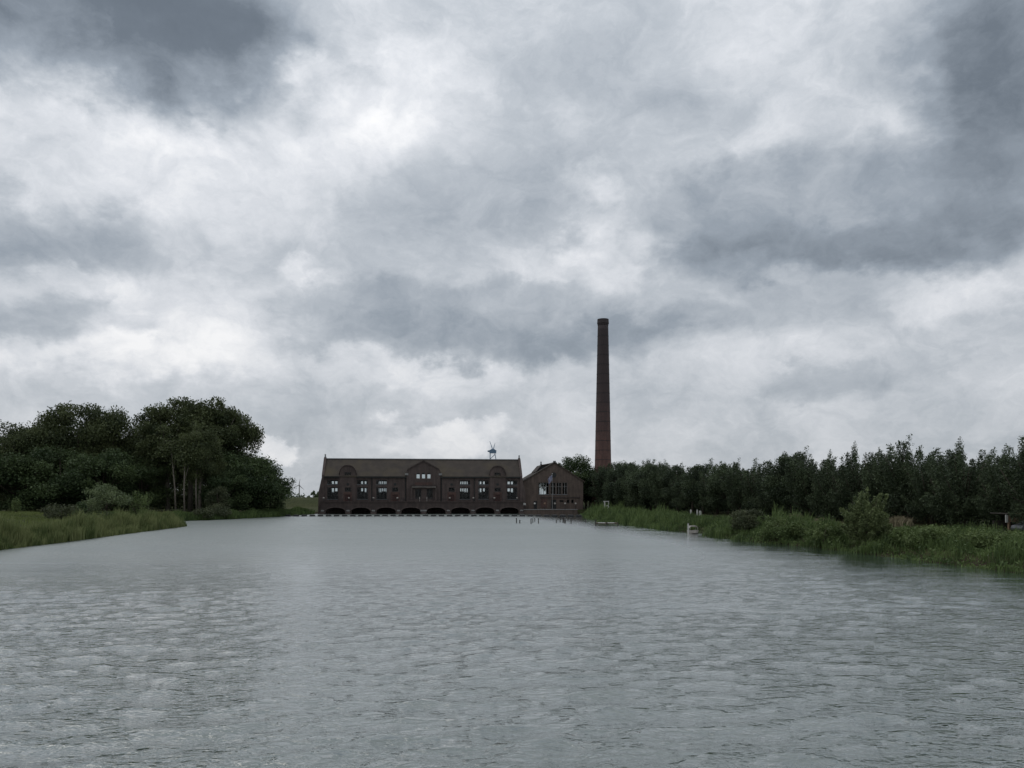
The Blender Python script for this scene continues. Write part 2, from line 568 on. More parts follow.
class MB:
    """Collects faces; build() links them as one mesh object."""

    def __init__(self):
        self.v = []
        self.f = []

    def add(self, vs, fs):
        b = len(self.v)
        self.v += [tuple(p) for p in vs]
        self.f += [tuple(i + b for i in f) for f in fs]

    def box(self, x0, x1, y0, y1, z0, z1):
        self.add([(x0, y0, z0), (x1, y0, z0), (x1, y1, z0), (x0, y1, z0), (x0, y0, z1), (x1, y0, z1), (x1, y1, z1), (x0, y1, z1)],
                 [(0, 3, 2, 1), (4, 5, 6, 7), (0, 1, 5, 4), (1, 2, 6, 5), (2, 3, 7, 6), (3, 0, 4, 7)])

    def tube(self, pts, radii, n=8, cap=True):
        pts = [Vector(p) for p in pts]
        rings = []
        for i, p in enumerate(pts):
            d = (pts[min(i + 1, len(pts) - 1)] - pts[max(i - 1, 0)]).normalized()
            u = d.cross(Vector((0, 1, 0)) if abs(d.y) < 0.9 else Vector((1, 0, 0))).normalized()
            k = d.cross(u)
            rings.append([p + (u * math.cos(2 * PI * j / n) + k * math.sin(2 * PI * j / n)) * radii[i] for j in range(n)])
        vs = [q for r_ in rings for q in r_]
        fs = []
        for i in range(len(pts) - 1):
            for j in range(n):
                a, b2 = i * n + j, i * n + (j + 1) % n
                fs.append((a, a + n, b2 + n, b2))
        if cap:
            fs.append(tuple(range(n)))
            fs.append(tuple((len(pts) - 1) * n + j for j in reversed(range(n))))
        self.add(vs, fs)

    def lathe(self, c, prof, n=20):
        """prof: (radius, z) from the bottom up, around the point c"""
        vs, fs = [], []
        for r_, z in prof:
            for j in range(n):
                vs.append((c[0] + r_ * math.cos(2 * PI * j / n), c[1] + r_ * math.sin(2 * PI * j / n), c[2] + z))
        for i in range(len(prof) - 1):
            for j in range(n):
                a, b2 = i * n + j, i * n + (j + 1) % n
                fs.append((a, b2, b2 + n, a + n))
        fs.append(tuple(reversed(range(n))))
        fs.append(tuple((len(prof) - 1) * n + j for j in range(n)))
        self.add(vs, fs)

    def prism(self, poly, axis, a0, a1):
        """poly in the two other axes, extruded along axis ('x' -> (y,z), 'y' -> (x,z), 'z' -> (x,y))"""
        n = len(poly)

        def P(q, a):
            return {'x': (a, q[0], q[1]), 'y': (q[0], a, q[1]), 'z': (q[0], q[1], a)}[axis]
        vs = [P(q, a0) for q in poly] + [P(q, a1) for q in poly]
        fs = [tuple(range(n)), tuple(reversed(range(n, 2 * n)))]
        for i in range(n):
            j = (i + 1) % n
            fs.append((i, i + n, j + n, j))
        self.add(vs, fs)

    def wall(self, x0, x1, z0, top, openings, y0, y1, step=None):
        """Upright wall from y0 to y1; top is a number or f(x); openings are (xa, xb, zb, zt) with zt a number or f(x)."""
        tf = top if callable(top) else (lambda x: top)
        cuts = {round(x0, 4), round(x1, 4)}
        for o in openings:
            a, b = max(o[0], x0), min(o[1], x1)
            cuts |= {round(a, 4), round(b, 4)}
            if callable(o[3]):
                k = 10
                cuts |= {round(a + (b - a) * i / k, 4) for i in range(k + 1)}
        if step:
            k = max(1, int((x1 - x0) / step))
            cuts |= {round(x0 + (x1 - x0) * i / k, 4) for i in range(k + 1)}
        cuts = sorted(cuts)
        cuts = [c for i, c in enumerate(cuts) if i == 0 or c - cuts[i - 1] > 1e-3]
        for xa, xb in zip(cuts, cuts[1:]):
            xm = (xa + xb) / 2
            cur = (z0, z0)
            iv = []
            for o in sorted((o for o in openings if o[0] < xm < o[1]), key=lambda o: o[2]):
                if o[2] > cur[0] + 1e-4:
                    iv.append((cur, (o[2], o[2])))
                zt = o[3] if callable(o[3]) else (lambda x, k=o[3]: k)
                cur = (zt(xa), zt(xb))
            iv.append((cur, (tf(xa), tf(xb))))
            for (ba, bb), (ta, tb) in iv:
                self.add([(xa, y0, ba), (xb, y0, bb), (xb, y0, tb), (xa, y0, ta), (xa, y1, ba), (xb, y1, bb), (xb, y1, tb), (xa, y1, ta)],
                         [(0, 1, 2, 3), (5, 4, 7, 6), (3, 2, 6, 7), (1, 0, 4, 5), (0, 3, 7, 4), (2, 1, 5, 6)])

    def build(self, name, mat, parent=None, smooth=False, off=None):
        me = bpy.data.meshes.new(name)
        o0 = off if off is not None else (parent_loc(parent) if parent else (0, 0, 0))
        me.from_pydata([(x - o0[0], y - o0[1], z - o0[2]) for x, y, z in self.v], [], self.f)
        me.materials.append(mat)
        if smooth:
            me.polygons.foreach_set('use_smooth', [True] * len(me.polygons))
        ob = bpy.data.objects.new(name, me)
        C.objects.link(ob)
        if parent:
            ob.parent = parent
        return ob


def parent_loc(p):
    v = Vector((0, 0, 0))
    while p:
        v += Vector(p.location)
        p = p.parent
    return v


def np_mesh(name, verts, quads, mat, tone=None):
    """Fast mesh of quads from numpy arrays."""
    me = bpy.data.meshes.new(name)
    nv, nf = len(verts), len(quads)
    k = quads.shape[1]
    me.vertices.add(nv)
    me.vertices.foreach_set('co', np.ascontiguousarray(verts, dtype=np.float32).ravel())
    me.loops.add(nf * k)
    me.loops.foreach_set('vertex_index', np.ascontiguousarray(quads, dtype=np.int32).ravel())
    me.polygons.add(nf)
    me.polygons.foreach_set('loop_start', np.arange(0, nf * k, k, dtype=np.int32))
    me.update(calc_edges=True)
    if tone is not None:
        at_ = me.attributes.new('tone', 'FLOAT', 'POINT')
        at_.data.foreach_set('value', np.ascontiguousarray(tone, dtype=np.float32))
    me.materials.append(mat)
    return me


def leaves(pts, size, rng, tone, aspect=0.5, up=0.0, lean=(0, 0, 0)):
    """Rhombic leaf sprays at the points: returns verts, quads, tone."""
    n = len(pts)
    a = rng.normal(size=(n, 3)) + np.array(lean)
    a[:, 2] += up
    a /= np.linalg.norm(a, axis=1)[:, None]
    b = np.cross(a, rng.normal(size=(n, 3)))
    b /= np.linalg.norm(b, axis=1)[:, None]
    s = size * rng.uniform(0.6, 1.35, n)[:, None]
    a = a * s * 0.5
    b = b * s * 0.5 * aspect
    v = np.stack([pts - a, pts + b - a * 0.1, pts + a, pts - b - a * 0.1], 1).reshape(-1, 3)
    q = np.arange(4 * n).reshape(n, 4)
    return v, q, np.repeat(tone, 4)


def blades(pts, h, wd, rng, tone, bend=0.3, lean=(0.15, 0)):
    """Upright bent blades: two quads each (tapering)."""
    n = len(pts)
    ang = rng.uniform(0, 2 * PI, n)
    side = np.stack([np.cos(ang), np.sin(ang), np.zeros(n)], 1) * (wd * rng.uniform(0.6, 1.3, n))[:, None] * 0.5
    ba = rng.uniform(0, 2 * PI, n)
    bd = np.stack([np.cos(ba) * bend + lean[0], np.sin(ba) * bend + lean[1], np.zeros(n)], 1) * h[:, None] * rng.uniform(0.2, 1.0, n)[:, None]
    up = np.zeros((n, 3))
    up[:, 2] = h
    mid = pts + up * 0.55 + bd * 0.3
    tip = pts + up * rng.uniform(0.88, 1.0, n)[:, None] + bd
    v = np.stack([pts - side, pts + side, mid + side * 0.9, mid - side * 0.9, tip + side * 0.15, tip - side * 0.15], 1).reshape(-1, 3)
    i = np.arange(n)[:, None] * 6
    q = np.concatenate([i + np.array([[0, 1, 2, 3]]), i + np.array([[3, 2, 4, 5]])])
    return v, q, np.repeat(tone, 6)


def merge(parts):
    vs, qs, ts, b = [], [], [], 0
    for v, q, t in parts:
        vs.append(v)
        qs.append(q + b)
        ts.append(t)
        b += len(v)
    return np.concatenate(vs), np.concatenate(qs), np.concatenate(ts)


def add_obj(name, me, parent=None, loc=(0, 0, 0)):
    o = bpy.data.objects.new(name, me)
    C.objects.link(o)
    o.parent = parent
    o.location = loc
    return o


# ------------------------------------------------------------------ water and ground
def axis(core0, core1, step, far0, far1):
    c = list(np.arange(core0, core1 + 1e-6, step))
    s, v = step, c[-1]
    while v < far1:
        s *= 1.35
        v += s
        c.append(v)
    s, v = step, c[0]
    while v > far0:
        s *= 1.35
        v -= s
        c.insert(0, v)
    return np.array(c)


def sstep(a, b, x):
    t = np.clip((x - a) / (b - a), 0, 1)
    return t * t * (3 - 2 * t)


def stretch(c, start, step, grow, smax, end, far):
    """Continue an axis outwards with slowly growing steps, then run to the horizon."""
    v = start
    while v < end:
        step = min(step * grow, smax)
        v += step
        c.append(v)
    while v < far:
        step *= 1.4
        v += step
        c.append(v)
    return c


def water_mesh():
    """Wind waves as real geometry, finer where the canal is close."""
    half = stretch(list(np.arange(0, 20, 0.18)), 20.0, 0.18, 1.02, 0.6, 74.0, 9000.0)
    ax = np.array([-v for v in half[:0:-1]] + half)
    ay = np.array(axis(9, 9.1, 0.13, -9000, 9.0)[:-1].tolist() + stretch(list(np.arange(9.2, 40, 0.13)), 40.0, 0.13, 1.012, 0.5, 246.0, 12000.0))
    X, Y = np.meshgrid(ax, ay)
    m_ = sstep(246, 225, Y) * sstep(5, 9.5, Y) * sstep(74, 66, np.abs(X))
    core = np.argwhere(m_ > 0)
    (r0, c0), (r1, c1) = core.min(0), core.max(0) + 1
    x, y, mk = X[r0:r1, c0:c1], Y[r0:r1, c0:c1], m_[r0:r1, c0:c1]
    stp = np.maximum(np.gradient(ay)[r0:r1][:, None], np.gradient(ax)[c0:c1][None, :])
    r_ = np.random.default_rng(21)
    # gusts: the ripples are stronger in some stretches than in others
    g = np.zeros_like(x)
    for k in range(6):
        a = r_.uniform(0, 2 * PI)
        g += np.sin((x * math.cos(a) * 0.4 + y * math.sin(a)) * r_.uniform(0.1, 0.35) + r_.uniform(0, 6.3))
    mk = mk * np.clip(1.0 + 0.16 * g, 0.55, 1.5)
    # calmer in the lee of the right bank
    mk = mk * (0.22 + 0.78 * sstep(1.0, 20.0, 38.5 - 0.115 * y - x))
    dx, dy, dz = np.zeros_like(x), np.zeros_like(x), np.zeros_like(x)
    n = 56
    for k in range(n):
        lam = 0.62 * (2.5 / 0.62) ** r_.uniform()
        ph = R(12) + r_.normal(0, R(34))
        d = (math.sin(ph), -math.cos(ph))
        kk = 2 * PI / lam
        slope = WAVE * math.sqrt(2.0 / n) * r_.uniform(0.6, 1.4)
        if lam > 2.0:        # the longer waves only build up down the canal
            slope = slope * (0.3 + 0.75 * sstep(50, 150, y))
        fade = sstep(2.4, 3.6, lam / stp) * slope / kk
        arg = kk * (d[0] * x + d[1] * y) + r_.uniform(0, 2 * PI)
        c, s_ = np.cos(arg), np.sin(arg)
        dz += fade * (c + 0.28 * np.sin(2 * arg))     # fronts steeper than backs
        dx -= 0.85 * fade * s_ * d[0]
        dy -= 0.85 * fade * s_ * d[1]
    Z = np.zeros_like(X)
    X, Y = X.copy(), Y.copy()
    X[r0:r1, c0:c1] += dx * mk
    Y[r0:r1, c0:c1] += dy * mk
    Z[r0:r1, c0:c1] += dz * mk
    ny_, nx_ = X.shape
    idx_ = np.arange(nx_ * ny_).reshape(ny_, nx_)
    q_ = np.stack([idx_[:-1, :-1], idx_[:-1, 1:], idx_[1:, 1:], idx_[1:, :-1]], -1).reshape(-1, 4)
    me_ = np_mesh('water', np.stack([X, Y, Z], -1).reshape(-1, 3), q_, M['water'])
    me_.polygons.foreach_set('use_smooth', [True] * len(me_.polygons))
    return me_


WAVE = 0.085
props(add_obj('water', water_mesh()), kind='structure')

Y_QUAY = 238.0
shore_l = [(-46, -900), (-46, 40), (-48.5, 73), (-50, 87), (-53, 106), (-55.5, 126), (-56.5, 134), (-60, 139), (-68, 143), (-73, 152), (-70, 165),
           (-64, 182), (-60.5, 206), (-60, 232), (-60, 241), (3.5, 249), (5.0, 243.5), (22.5, 246)]
shore_r = [(23.2, 240), (20.5, 233), (19.5, 215), (18.5, 190), (18.2, 174), (22, 136), (23.4, 117), (26.3, 111), (26.6, 106), (25.2, 101.5), (26.5, 89), (29.5, 80), (31.2, 66), (32.5, 56),
           (33.3, 50), (35, 40), (37, 20), (38, -900)]
river = np.array(shore_l + shore_r)


def signed_dist(x, y):
    """Distance to the shore, positive on land."""
    p = np.stack([x.ravel(), y.ravel()], 1)
    a = river
    b = np.roll(river, -1, 0)
    best = np.full(len(p), 1e9)
    inside = np.zeros(len(p), bool)
    for (ax, ay), (bx, by) in zip(a, b):
        dx, dy = bx - ax, by - ay
        t = np.clip(((p[:, 0] - ax) * dx + (p[:, 1] - ay) * dy) / (dx * dx + dy * dy), 0, 1)
        d = np.hypot(p[:, 0] - ax - t * dx, p[:, 1] - ay - t * dy)
        best = np.minimum(best, d)
        if dy != 0:
            c = ((ay > p[:, 1]) != (by > p[:, 1])) & (p[:, 0] < dx * (p[:, 1] - ay) / dy + ax)
            inside ^= c
    return np.where(inside, -best, best).reshape(x.shape)


def land_h(x, y):
    d = signed_dist(x, y)
    wob = 0.12 * np.sin(x * 0.31 + y * 0.17) + 0.1 * np.sin(y * 0.41 - x * 0.12)
    z = np.where(d < 0, -1.2 * sstep(0, 3, -d), 0.75 * sstep(0, 2.5, d) + 0.75 * sstep(4, 26, d) + wob * sstep(1, 6, d))
    # quay apron round the buildings and the sea dike behind them
    ap = sstep(-2, 4, x) * (1 - sstep(26, 36, x)) * sstep(236, 242, y) * (1 - sstep(262, 272, y))
    z = np.where(d > 0, z * (1 - ap) + 1.25 * ap * sstep(0, 1.5, d), z)
    dike = 5.15 * sstep(266, 296, y) * (1 - sstep(306, 340, y))
    z = np.where(d > 0, np.maximum(z, dike + 0.12 * wob), z)
    z = np.where((y > 330) & (d > 0), np.maximum(z, 0.9), z)
    return z


gx = axis(-110, 70, 1.0, -9000, 9000)
gy = axis(10, 345, 1.25, -9000, 12000)
GX, GY = np.meshgrid(gx, gy)
GZ = land_h(GX, GY)
nx, ny = len(gx), len(gy)
idx = np.arange(nx * ny).reshape(ny, nx)
quads = np.stack([idx[:-1, :-1], idx[:-1, 1:], idx[1:, 1:], idx[1:, :-1]], -1).reshape(-1, 4)
gme = np_mesh('ground', np.stack([GX, GY, GZ], -1).reshape(-1, 3), quads, M['ground'])
gme.polygons.foreach_set('use_smooth', [True] * len(gme.polygons))
props(add_obj('ground', gme), kind='structure')


def hz(x, y):
    return float(land_h(np.array([float(x)]), np.array([float(y)]))[0])


# ------------------------------------------------------------------ main building
YF = 240.5              # facade plane


def fx(px, Y=YF):
    return at(px, 490, Y)[0]


def fz(py, Y=YF):
    return at(422, py, Y)[2]


ROT = R(6.4)            # the works stand turned a little to the line of the canal
_tl, _tr = (321.9 - 512) / F, (522.3 - 512) / F
_c, _s = math.cos(ROT), math.sin(ROT)
_hw, XC = np.linalg.solve(np.array([[-_c + _tl * _s, 1.0], [_c - _tr * _s, 1.0]]), np.array([_tl * YF, _tr * YF]))
XL, XR = float(XC - _hw), float(XC + _hw)
XC = float(XC)
PXM = (XR - XL) / 200.4      # metres per pixel on the facade


def turn(o):
    """Turn a thing with the works about the middle of the facade."""
    dx, dy = o.location.x - XC, o.location.y - YF
    o.location.x = XC + dx * _c - dy * _s
    o.location.y = YF + dx * _s + dy * _c
    o.rotation_euler.z += ROT
    return o


FLOOR = 3.9
EAVE = fz(475.0)
DEPTH = 10.8
YB = YF + DEPTH
RIDGE = at(422, 459.4, YF + DEPTH / 2)[2]

ps = thing('pumping_station', 'long dark brown brick pumping station with arched outlets on the far shore', 'building', (XC, YF, 0))


def ox(o):
    return XC + o * PXM


def make_window(root, x0, x1, z0, z1, y, n, bars=(), mat='paint_dark', fw=0.17, arch=False):
    """A timber window in an opening: frame with mullions, each light its own pane."""
    f = MB()
    f.box(x0, x1, y, y + 0.14, z0, z0 + fw)
    f.box(x0, x1, y, y + 0.14, z1 - fw, z1)
    wl = (x1 - x0) / n
    for i in range(n + 1):
        xm = x0 + i * wl
        a, b = (xm, xm + fw) if i == 0 else ((xm - fw, xm) if i == n else (xm - fw * 0.8, xm + fw * 0.8))
        f.box(a, b, y + 0.003, y + 0.137, z0 + fw, z1 - fw)
    for bz in bars:
        for i in range(n):
            f.box(x0 + i * wl + fw, x0 + (i + 1) * wl - fw, y + 0.03, y + 0.11, bz - 0.05, bz + 0.05)
    fr = f.build('window', M[mat], root)
    for i in range(n):
        p = MB()
        p.box(x0 + i * wl + fw * 0.8, x0 + (i + 1) * wl - fw * 0.8, y + 0.062, y + 0.072, z0 + fw, z1 - fw)
        pn = p.build('pane', M['glass'], fr)
    return fr


zu0, zu1 = fz(484.6), fz(480.2)        # upper lights
zl0, zl1 = fz(499.2), fz(487.4)        # lower lights
op_front, op_back = [], []
win = []
big = [(s * o, 10.4) for s in (-1, 1) for o in (89.8, 60.5, 41.7)]
for o, wd in big:
    a, b = ox(o - wd / 2), ox(o + wd / 2)
    win.append((a, b, zu0, zu1, 3, ()))
    win.append((a, b, zl0, zl1, 3, (zl0 + (zl1 - zl0) * 0.62,)))
    op_back.append((a, b, zu0, zu1))
    op_back.append((a, b, zl0 + 1.0, zl1))
small = [s * o for s in (-1, 1) for o in (28.3,)]
zs0, zs1 = fz(491.6), fz(487.6)
zd0, zd1 = FLOOR + 0.02, fz(494.6)
for o in small:
    win.append((ox(o - 2.9), ox(o + 2.9), zs0, zs1, 2, ()))
op_front += [(a, b, c, d) for a, b, c, d, n, br in win]
doors = [(ox(o - 2.6), ox(o + 2.6)) for o in small]
op_front += [(a, b, zd0, zd1) for a, b in doors]
# rounded bays
BAYS = [-74.8, 74.8]
bay_hw = 8.4
bay_w = [(ox(o - bay_hw), ox(o + bay_hw)) for o in BAYS]
# central block
cx0, cx1 = ox(-16.8), ox(16.8)

segs = [(XL + 0.6, bay_w[0][0]), (bay_w[0][1], cx0), (cx1, bay_w[1][0]), (bay_w[1][1], XR - 0.6)]
for a, b in segs:
    wallm = MB()
    wallm.wall(a, b, FLOOR, EAVE - 0.35, [o for o in op_front if o[0] > a - 0.01 and o[1] < b + 0.01], YF, YF + 0.5)
    wallm.build('wall', M['brick'], ps)
for a, b in ((XL + 0.6, cx0), (cx1, XR - 0.6)):
    wallm = MB()
    wallm.wall(a, b, FLOOR, EAVE - 0.35, [o for o in op_back if a < o[0] and o[1] < b], YB - 0.5, YB)
    wallm.build('wall', M['brick'], ps)
fl = MB()
fl.box(XL + 0.6, XR - 0.6, YF + 0.5, YB - 0.5, FLOOR - 0.4, FLOOR)
fl.build('floor', M['paint_grey'], ps)

for a, b, c, d, n, br in win:
    make_window(ps, a, b, c, d, YF + 0.16, n, br)
    if n == 3:
        sl = MB()
        sl.box(a - 0.12, b + 0.12, YF - 0.1, YF + 0.12, c - 0.16, c)
        sl.build('sill', M['lead'], ps)
for a, b, c, d in op_back:
    make_window(ps, a, b, c, d, YB - 0.3, 3, ())


def make_door(root, x0, x1, z0, z1, y, mat='door_red', leaves_=2):
    dr = MB()
    wl = (x1 - x0) / leaves_
    for i in range(leaves_):
        a, b = x0 + i * wl + 0.03, x0 + (i + 1) * wl - 0.03
        dr.box(a, b, y, y + 0.08, z0, z1)
        for zz0, zz1 in ((0.08, 0.45), (0.52, 0.92)):
            dr.box(a + 0.14, b - 0.14, y - 0.03, y - 0.002, z0 + (z1 - z0) * zz0, z0 + (z1 - z0) * zz1)
    d = dr.build('door', M[mat], root)
    h = MB()
    xm = (x0 + x1) / 2
    h.box(xm + 0.08, xm + 0.13, y - 0.09, y - 0.03, z0 + 0.95, z0 + 1.15)
    h.build('handle', M['iron'], d)
    return d


for a, b in doors:
    make_door(ps, a, b, zd0, zd1, YF + 0.2)
    rp = MB()
    rp.wall(a - 0.55, b + 0.55, FLOOR + 0.02, zs0 - 0.15, [(a, b, FLOOR, zd1)], YF - 0.06, YF - 0.004)
    rp.build('door_surround', M['brick_red'], ps)

# rounded bays that break through the eaves
for (a, b), o in zip(bay_w, BAYS):
    mid, hw = (a + b) / 2, (b - a) / 2
    spring, crest = EAVE - 0.1, fz(466.4)

    def arc(x, mid=mid, hw=hw, spring=spring, crest=crest):
        u = min(1.0, abs(x - mid) / hw)
        return spring + (crest - spring) * math.sqrt(max(0.0, 1 - u ** 2.4)) if u < 1 else spring
    ops = [(mid - 3.1 * PXM, mid + 3.1 * PXM, fz(477.0), fz(472.6)), (mid - 2.9 * PXM, mid + 2.9 * PXM, zs0, zs1),
           (mid - 2.6 * PXM, mid + 2.6 * PXM, zd0, zd1)]
    bm_ = MB()
    bm_.wall(a, b, FLOOR, arc, ops, YF - 0.3, YF + 0.5, 0.35)
    bm_.build('bay_wall', M['brick'], ps)
    for q in ops[:2]:
        make_window(ps, q[0], q[1], q[2], q[3], YF - 0.1, 2, ())
    make_door(ps, ops[2][0], ops[2][1], zd0, zd1, YF - 0.08)
    rp = MB()
    rp.wall(ops[2][0] - 0.5, ops[2][1] + 0.5, FLOOR + 0.02, zs0 - 0.2, [(ops[2][0], ops[2][1], FLOOR, zd1)], YF - 0.36, YF - 0.303)
    rp.build('door_surround', M['brick_red'], ps)
    # coping and barrel roof behind
    cp = MB()
    k = 20
    xs = [a - 0.1 + (b - a + 0.2) * i / k for i in range(k + 1)]
    outer = [(x, arc(min(max(x, a), b)) + 0.34) for x in xs]
    inner = [(x, arc(min(max(x, a), b)) + 0.004) for x in xs]
    for i in range(k):
        cp.prism([inner[i], inner[i + 1], outer[i + 1], outer[i]], 'y', YF - 0.5, YF + 0.55)
    cp.build('coping', M['plinth'], ps)
    br_ = MB()
    for i in range(k):
        br_.prism([(xs[i], inner[i][1] - 0.4), (xs[i + 1], inner[i + 1][1] - 0.4), (xs[i + 1], inner[i + 1][1] + 0.02), (xs[i], inner[i][1] + 0.02)], 'y', YF + 0.55, YF + 3.6)
    br_.build('dormer_roof', M['roof'], ps)

# central gabled block
c_eave, c_peak = fz(470.5), fz(461.6)
cm = (cx0 + cx1) / 2


def gable(x):
    u = abs(x - cm) / ((cx1 - cx0) / 2)
    return c_eave + (c_peak - c_eave) * max(0.0, min(1.0, (1 - u) / 0.92))


c_ops = []
for o in (-5.4, 0, 5.4):
    a, b = ox(o - 1.75), ox(o + 1.75)
    zt = fz(474.6)
    c_ops.append((a, b, fz(478.6), (lambda x, a=a, b=b, zt=zt: zt + 0.55 * math.sqrt(max(0.0, 1 - ((x - (a + b) / 2) / ((b - a) / 2)) ** 2)))))
porch = [(ox(-8.2), ox(-2.2), FLOOR + 0.8, fz(489.0)), (ox(3.2), ox(9.2), FLOOR + 0.8, fz(489.0))]
cb = MB()
cb.wall(cx0, cx1, FLOOR, gable, c_ops + porch, YF - 0.6, YF + 0.5, 0.5)
cb.build('gable_wall', M['brick'], ps)
cb = MB()
cb.wall(cx0 + 0.005, cx1 - 0.005, FLOOR, gable, [(ox(-9), ox(9), fz(479.2), fz(473.0))], YB - 0.5, YB + 0.02, 0.5)
cb.build('gable_wall', M['brick'], ps)
make_window(ps, ox(-9), ox(9), fz(479.2), fz(473.0), YB - 0.3, 3, (), fw=0.1)
for a, b, c, d in c_ops:
    make_window(ps, a, b, c, fz(474.6) + 0.5, YF - 0.3, 1, (), 'paint_grey', 0.08)
for a, b, c, d in porch:
    make_window(ps, a, b, c, d, YF - 0.35, 2, (c + (d - c) * 0.6,))
bp = MB()
bp.box(ox(-9), ox(10), YF + 2.0, YF + 2.2, FLOOR, fz(486))
bp.build('partition_wall', M['brick'], ps)
cn = MB()
cn.box(ox(-12.2), ox(12.8), YF - 1.6, YF - 0.604, fz(486.6), fz(485.0))
cn.build('canopy', M['plinth'], ps)
cn = MB()
cn.box(ox(-11.6), ox(12.2), YF - 1.45, YF - 0.606, fz(487.4), fz(486.65))
cn.build('lintel', M['stone'], ps)
cn = MB()
cn.wall(ox(-8.5), ox(8.5), fz(484.9), fz(482.4), [], YF - 0.68, YF - 0.604)
cn.build('brick_panel', M['brick_red'], ps)
for o in (-12, 12.6):
    pl = MB()
    pl.box(ox(o - 0.9), ox(o + 0.9), YF - 1.3, YF - 0.602, FLOOR, fz(487.5))
    pl.build('pier', M['brick'], ps)
for o in (-3.9, 3.3):
    pl = MB()
    pl.box(ox(o - 0.45), ox(o + 0.45), YF - 1.0, YF - 0.8, FLOOR + 0.7, FLOOR + 1.3)
    pl.box(ox(o - 0.2), ox(o + 0.2), YF - 0.98, YF - 0.82, FLOOR, FLOOR + 0.7)
    pl.build('notice_board', M['stone'], ps)
for sgn in (-1, 1):
    rk = MB()
    e, ww = 0.25, (cx1 - cx0) / 2
    rk.prism([(cm, c_peak + 0.02), (cm + sgn * ww * 0.95, c_eave + 0.1), (cm + sgn * (ww * 0.95), c_eave + 0.5), (cm, c_peak + 0.45)], 'y', YF - 0.85, YF + 0.55)
    rk.build('coping', M['plinth'], ps)
    rr = MB()
    rr.prism([(cm, c_peak + 0.06), (cm + sgn * ww, c_eave - 0.1), (cm + sgn * ww, c_eave - 0.4), (cm, c_peak - 0.3)], 'y', YF + 0.55, YB + 0.3)
    rr.build('dormer_roof', M['roof'], ps)
    bl = MB()
    bl.box(cm + sgn * ww - 0.5, cm + sgn * ww + 0.5, YF - 0.8, YF + 0.3, EAVE - 0.1, EAVE + 0.5)
    bl.build('corner_stone', M['paint_grey'], ps)

# main roof, ridge, cornices
for y_e, sgn in ((YF, -1), (YB, 1)):
    ym = (YF + YB) / 2
    ye = y_e + sgn * 0.45
    ze = EAVE - 0.45 * (RIDGE - EAVE) / (DEPTH / 2)
    for a, b in ((XL + 0.7, cx0 + 0.1), (cx1 - 0.1, XR - 0.7)):
        rf = MB()
        rf.prism([(ye, ze), (ym, RIDGE), (ym, RIDGE - 0.3), (ye, ze - 0.3)], 'x', a, b)
        rf.build('roof', M['roof'], ps)
    rf = MB()        # upper strip of the slope above the cross gable
    yc_ = y_e - sgn * 1.3
    zc1 = EAVE + 1.3 * (RIDGE - EAVE) / (DEPTH / 2)
    rf.prism([(yc_, zc1), (ym, RIDGE), (ym, RIDGE - 0.3), (yc_, zc1 - 0.3)], 'x', cx0 + 0.1, cx1 - 0.1)
    rf.build('roof', M['roof'], ps)
    for a, b in segs:
        gt = MB()
        gt.box(a + 0.05, b - 0.05, y_e + sgn * 0.5 - 0.14, y_e + sgn * 0.5 + 0.14, ze - 0.42, ze - 0.12)
        gt.build('gutter', M['paint_dark'], ps)
rg = MB()
rg.prism([(ym - 0.3, RIDGE - 0.02), (ym + 0.3, RIDGE - 0.02), (ym + 0.16, RIDGE + 0.22), (ym - 0.16, RIDGE + 0.22)], 'x', XL + 0.7, XR - 0.7)
rg.build('ridge', M['lead'], ps)
for xe, sgn in ((XL, -1), (XR, 1)):
    ge = MB()
    x0, x1 = (xe, xe + 0.7) if sgn < 0 else (xe - 0.7, xe)
    ge.prism([(YF - 0.35, FLOOR), (YB + 0.35, FLOOR), (YB + 0.35, EAVE - 0.1), (ym + 0.5, RIDGE + 0.4), (ym - 0.5, RIDGE + 0.4), (YF - 0.35, EAVE - 0.1)], 'x', x0, x1)
    ge.build('gable_end', M['brick'], ps)
    fn = MB()
    xm = (x0 + x1) / 2
    fn.lathe((xm, ym, RIDGE + 0.4), [(0.34, 0), (0.34, 0.25), (0.2, 0.3), (0.16, 0.7), (0.3, 0.85), (0.05, 1.15)], 10)
    fn.build('finial', M['lead'], ps)
    bt = MB()      # battered corner buttress
    xo = xe + sgn * 1.15
    bt.prism([(xe, FLOOR - 3.9), (xo, FLOOR - 3.9), (xo - sgn * 0.2, FLOOR + 3), (xe + sgn * 0.05, EAVE - 1.0), (xe, EAVE - 1.0)], 'y', YF - 0.3, YF + 1.6)
    bt.build('buttress', M['brick'], ps)
for o in (-51.3, 51.3, -17.9, 17.9):
    dp = MB()
    dp.tube([(ox(o), YF - 0.16, FLOOR), (ox(o), YF - 0.16, EAVE - 0.6)], [0.13, 0.13], 8)
    dp.box(ox(o) - 0.25, ox(o) + 0.25, YF - 0.36, YF - 0.004, EAVE - 1.0, EAVE - 0.62)
    dp.build('downpipe', M['paint_dark'], ps)
for o in (-28.3, 28.3, -74.8, 74.8):       # little round vent over the small windows
    vt = MB()
    y = YF if abs(o) < 50 else YF - 0.3
    vt.prism([(ox(o) + 0.42 * math.cos(t * PI / 6), fz(484.4) + 0.42 * math.sin(t * PI / 6)) for t in range(12)], 'y', y - 0.06, y - 0.003)
    vt.build('round_vent', M['paint_dark'], ps)
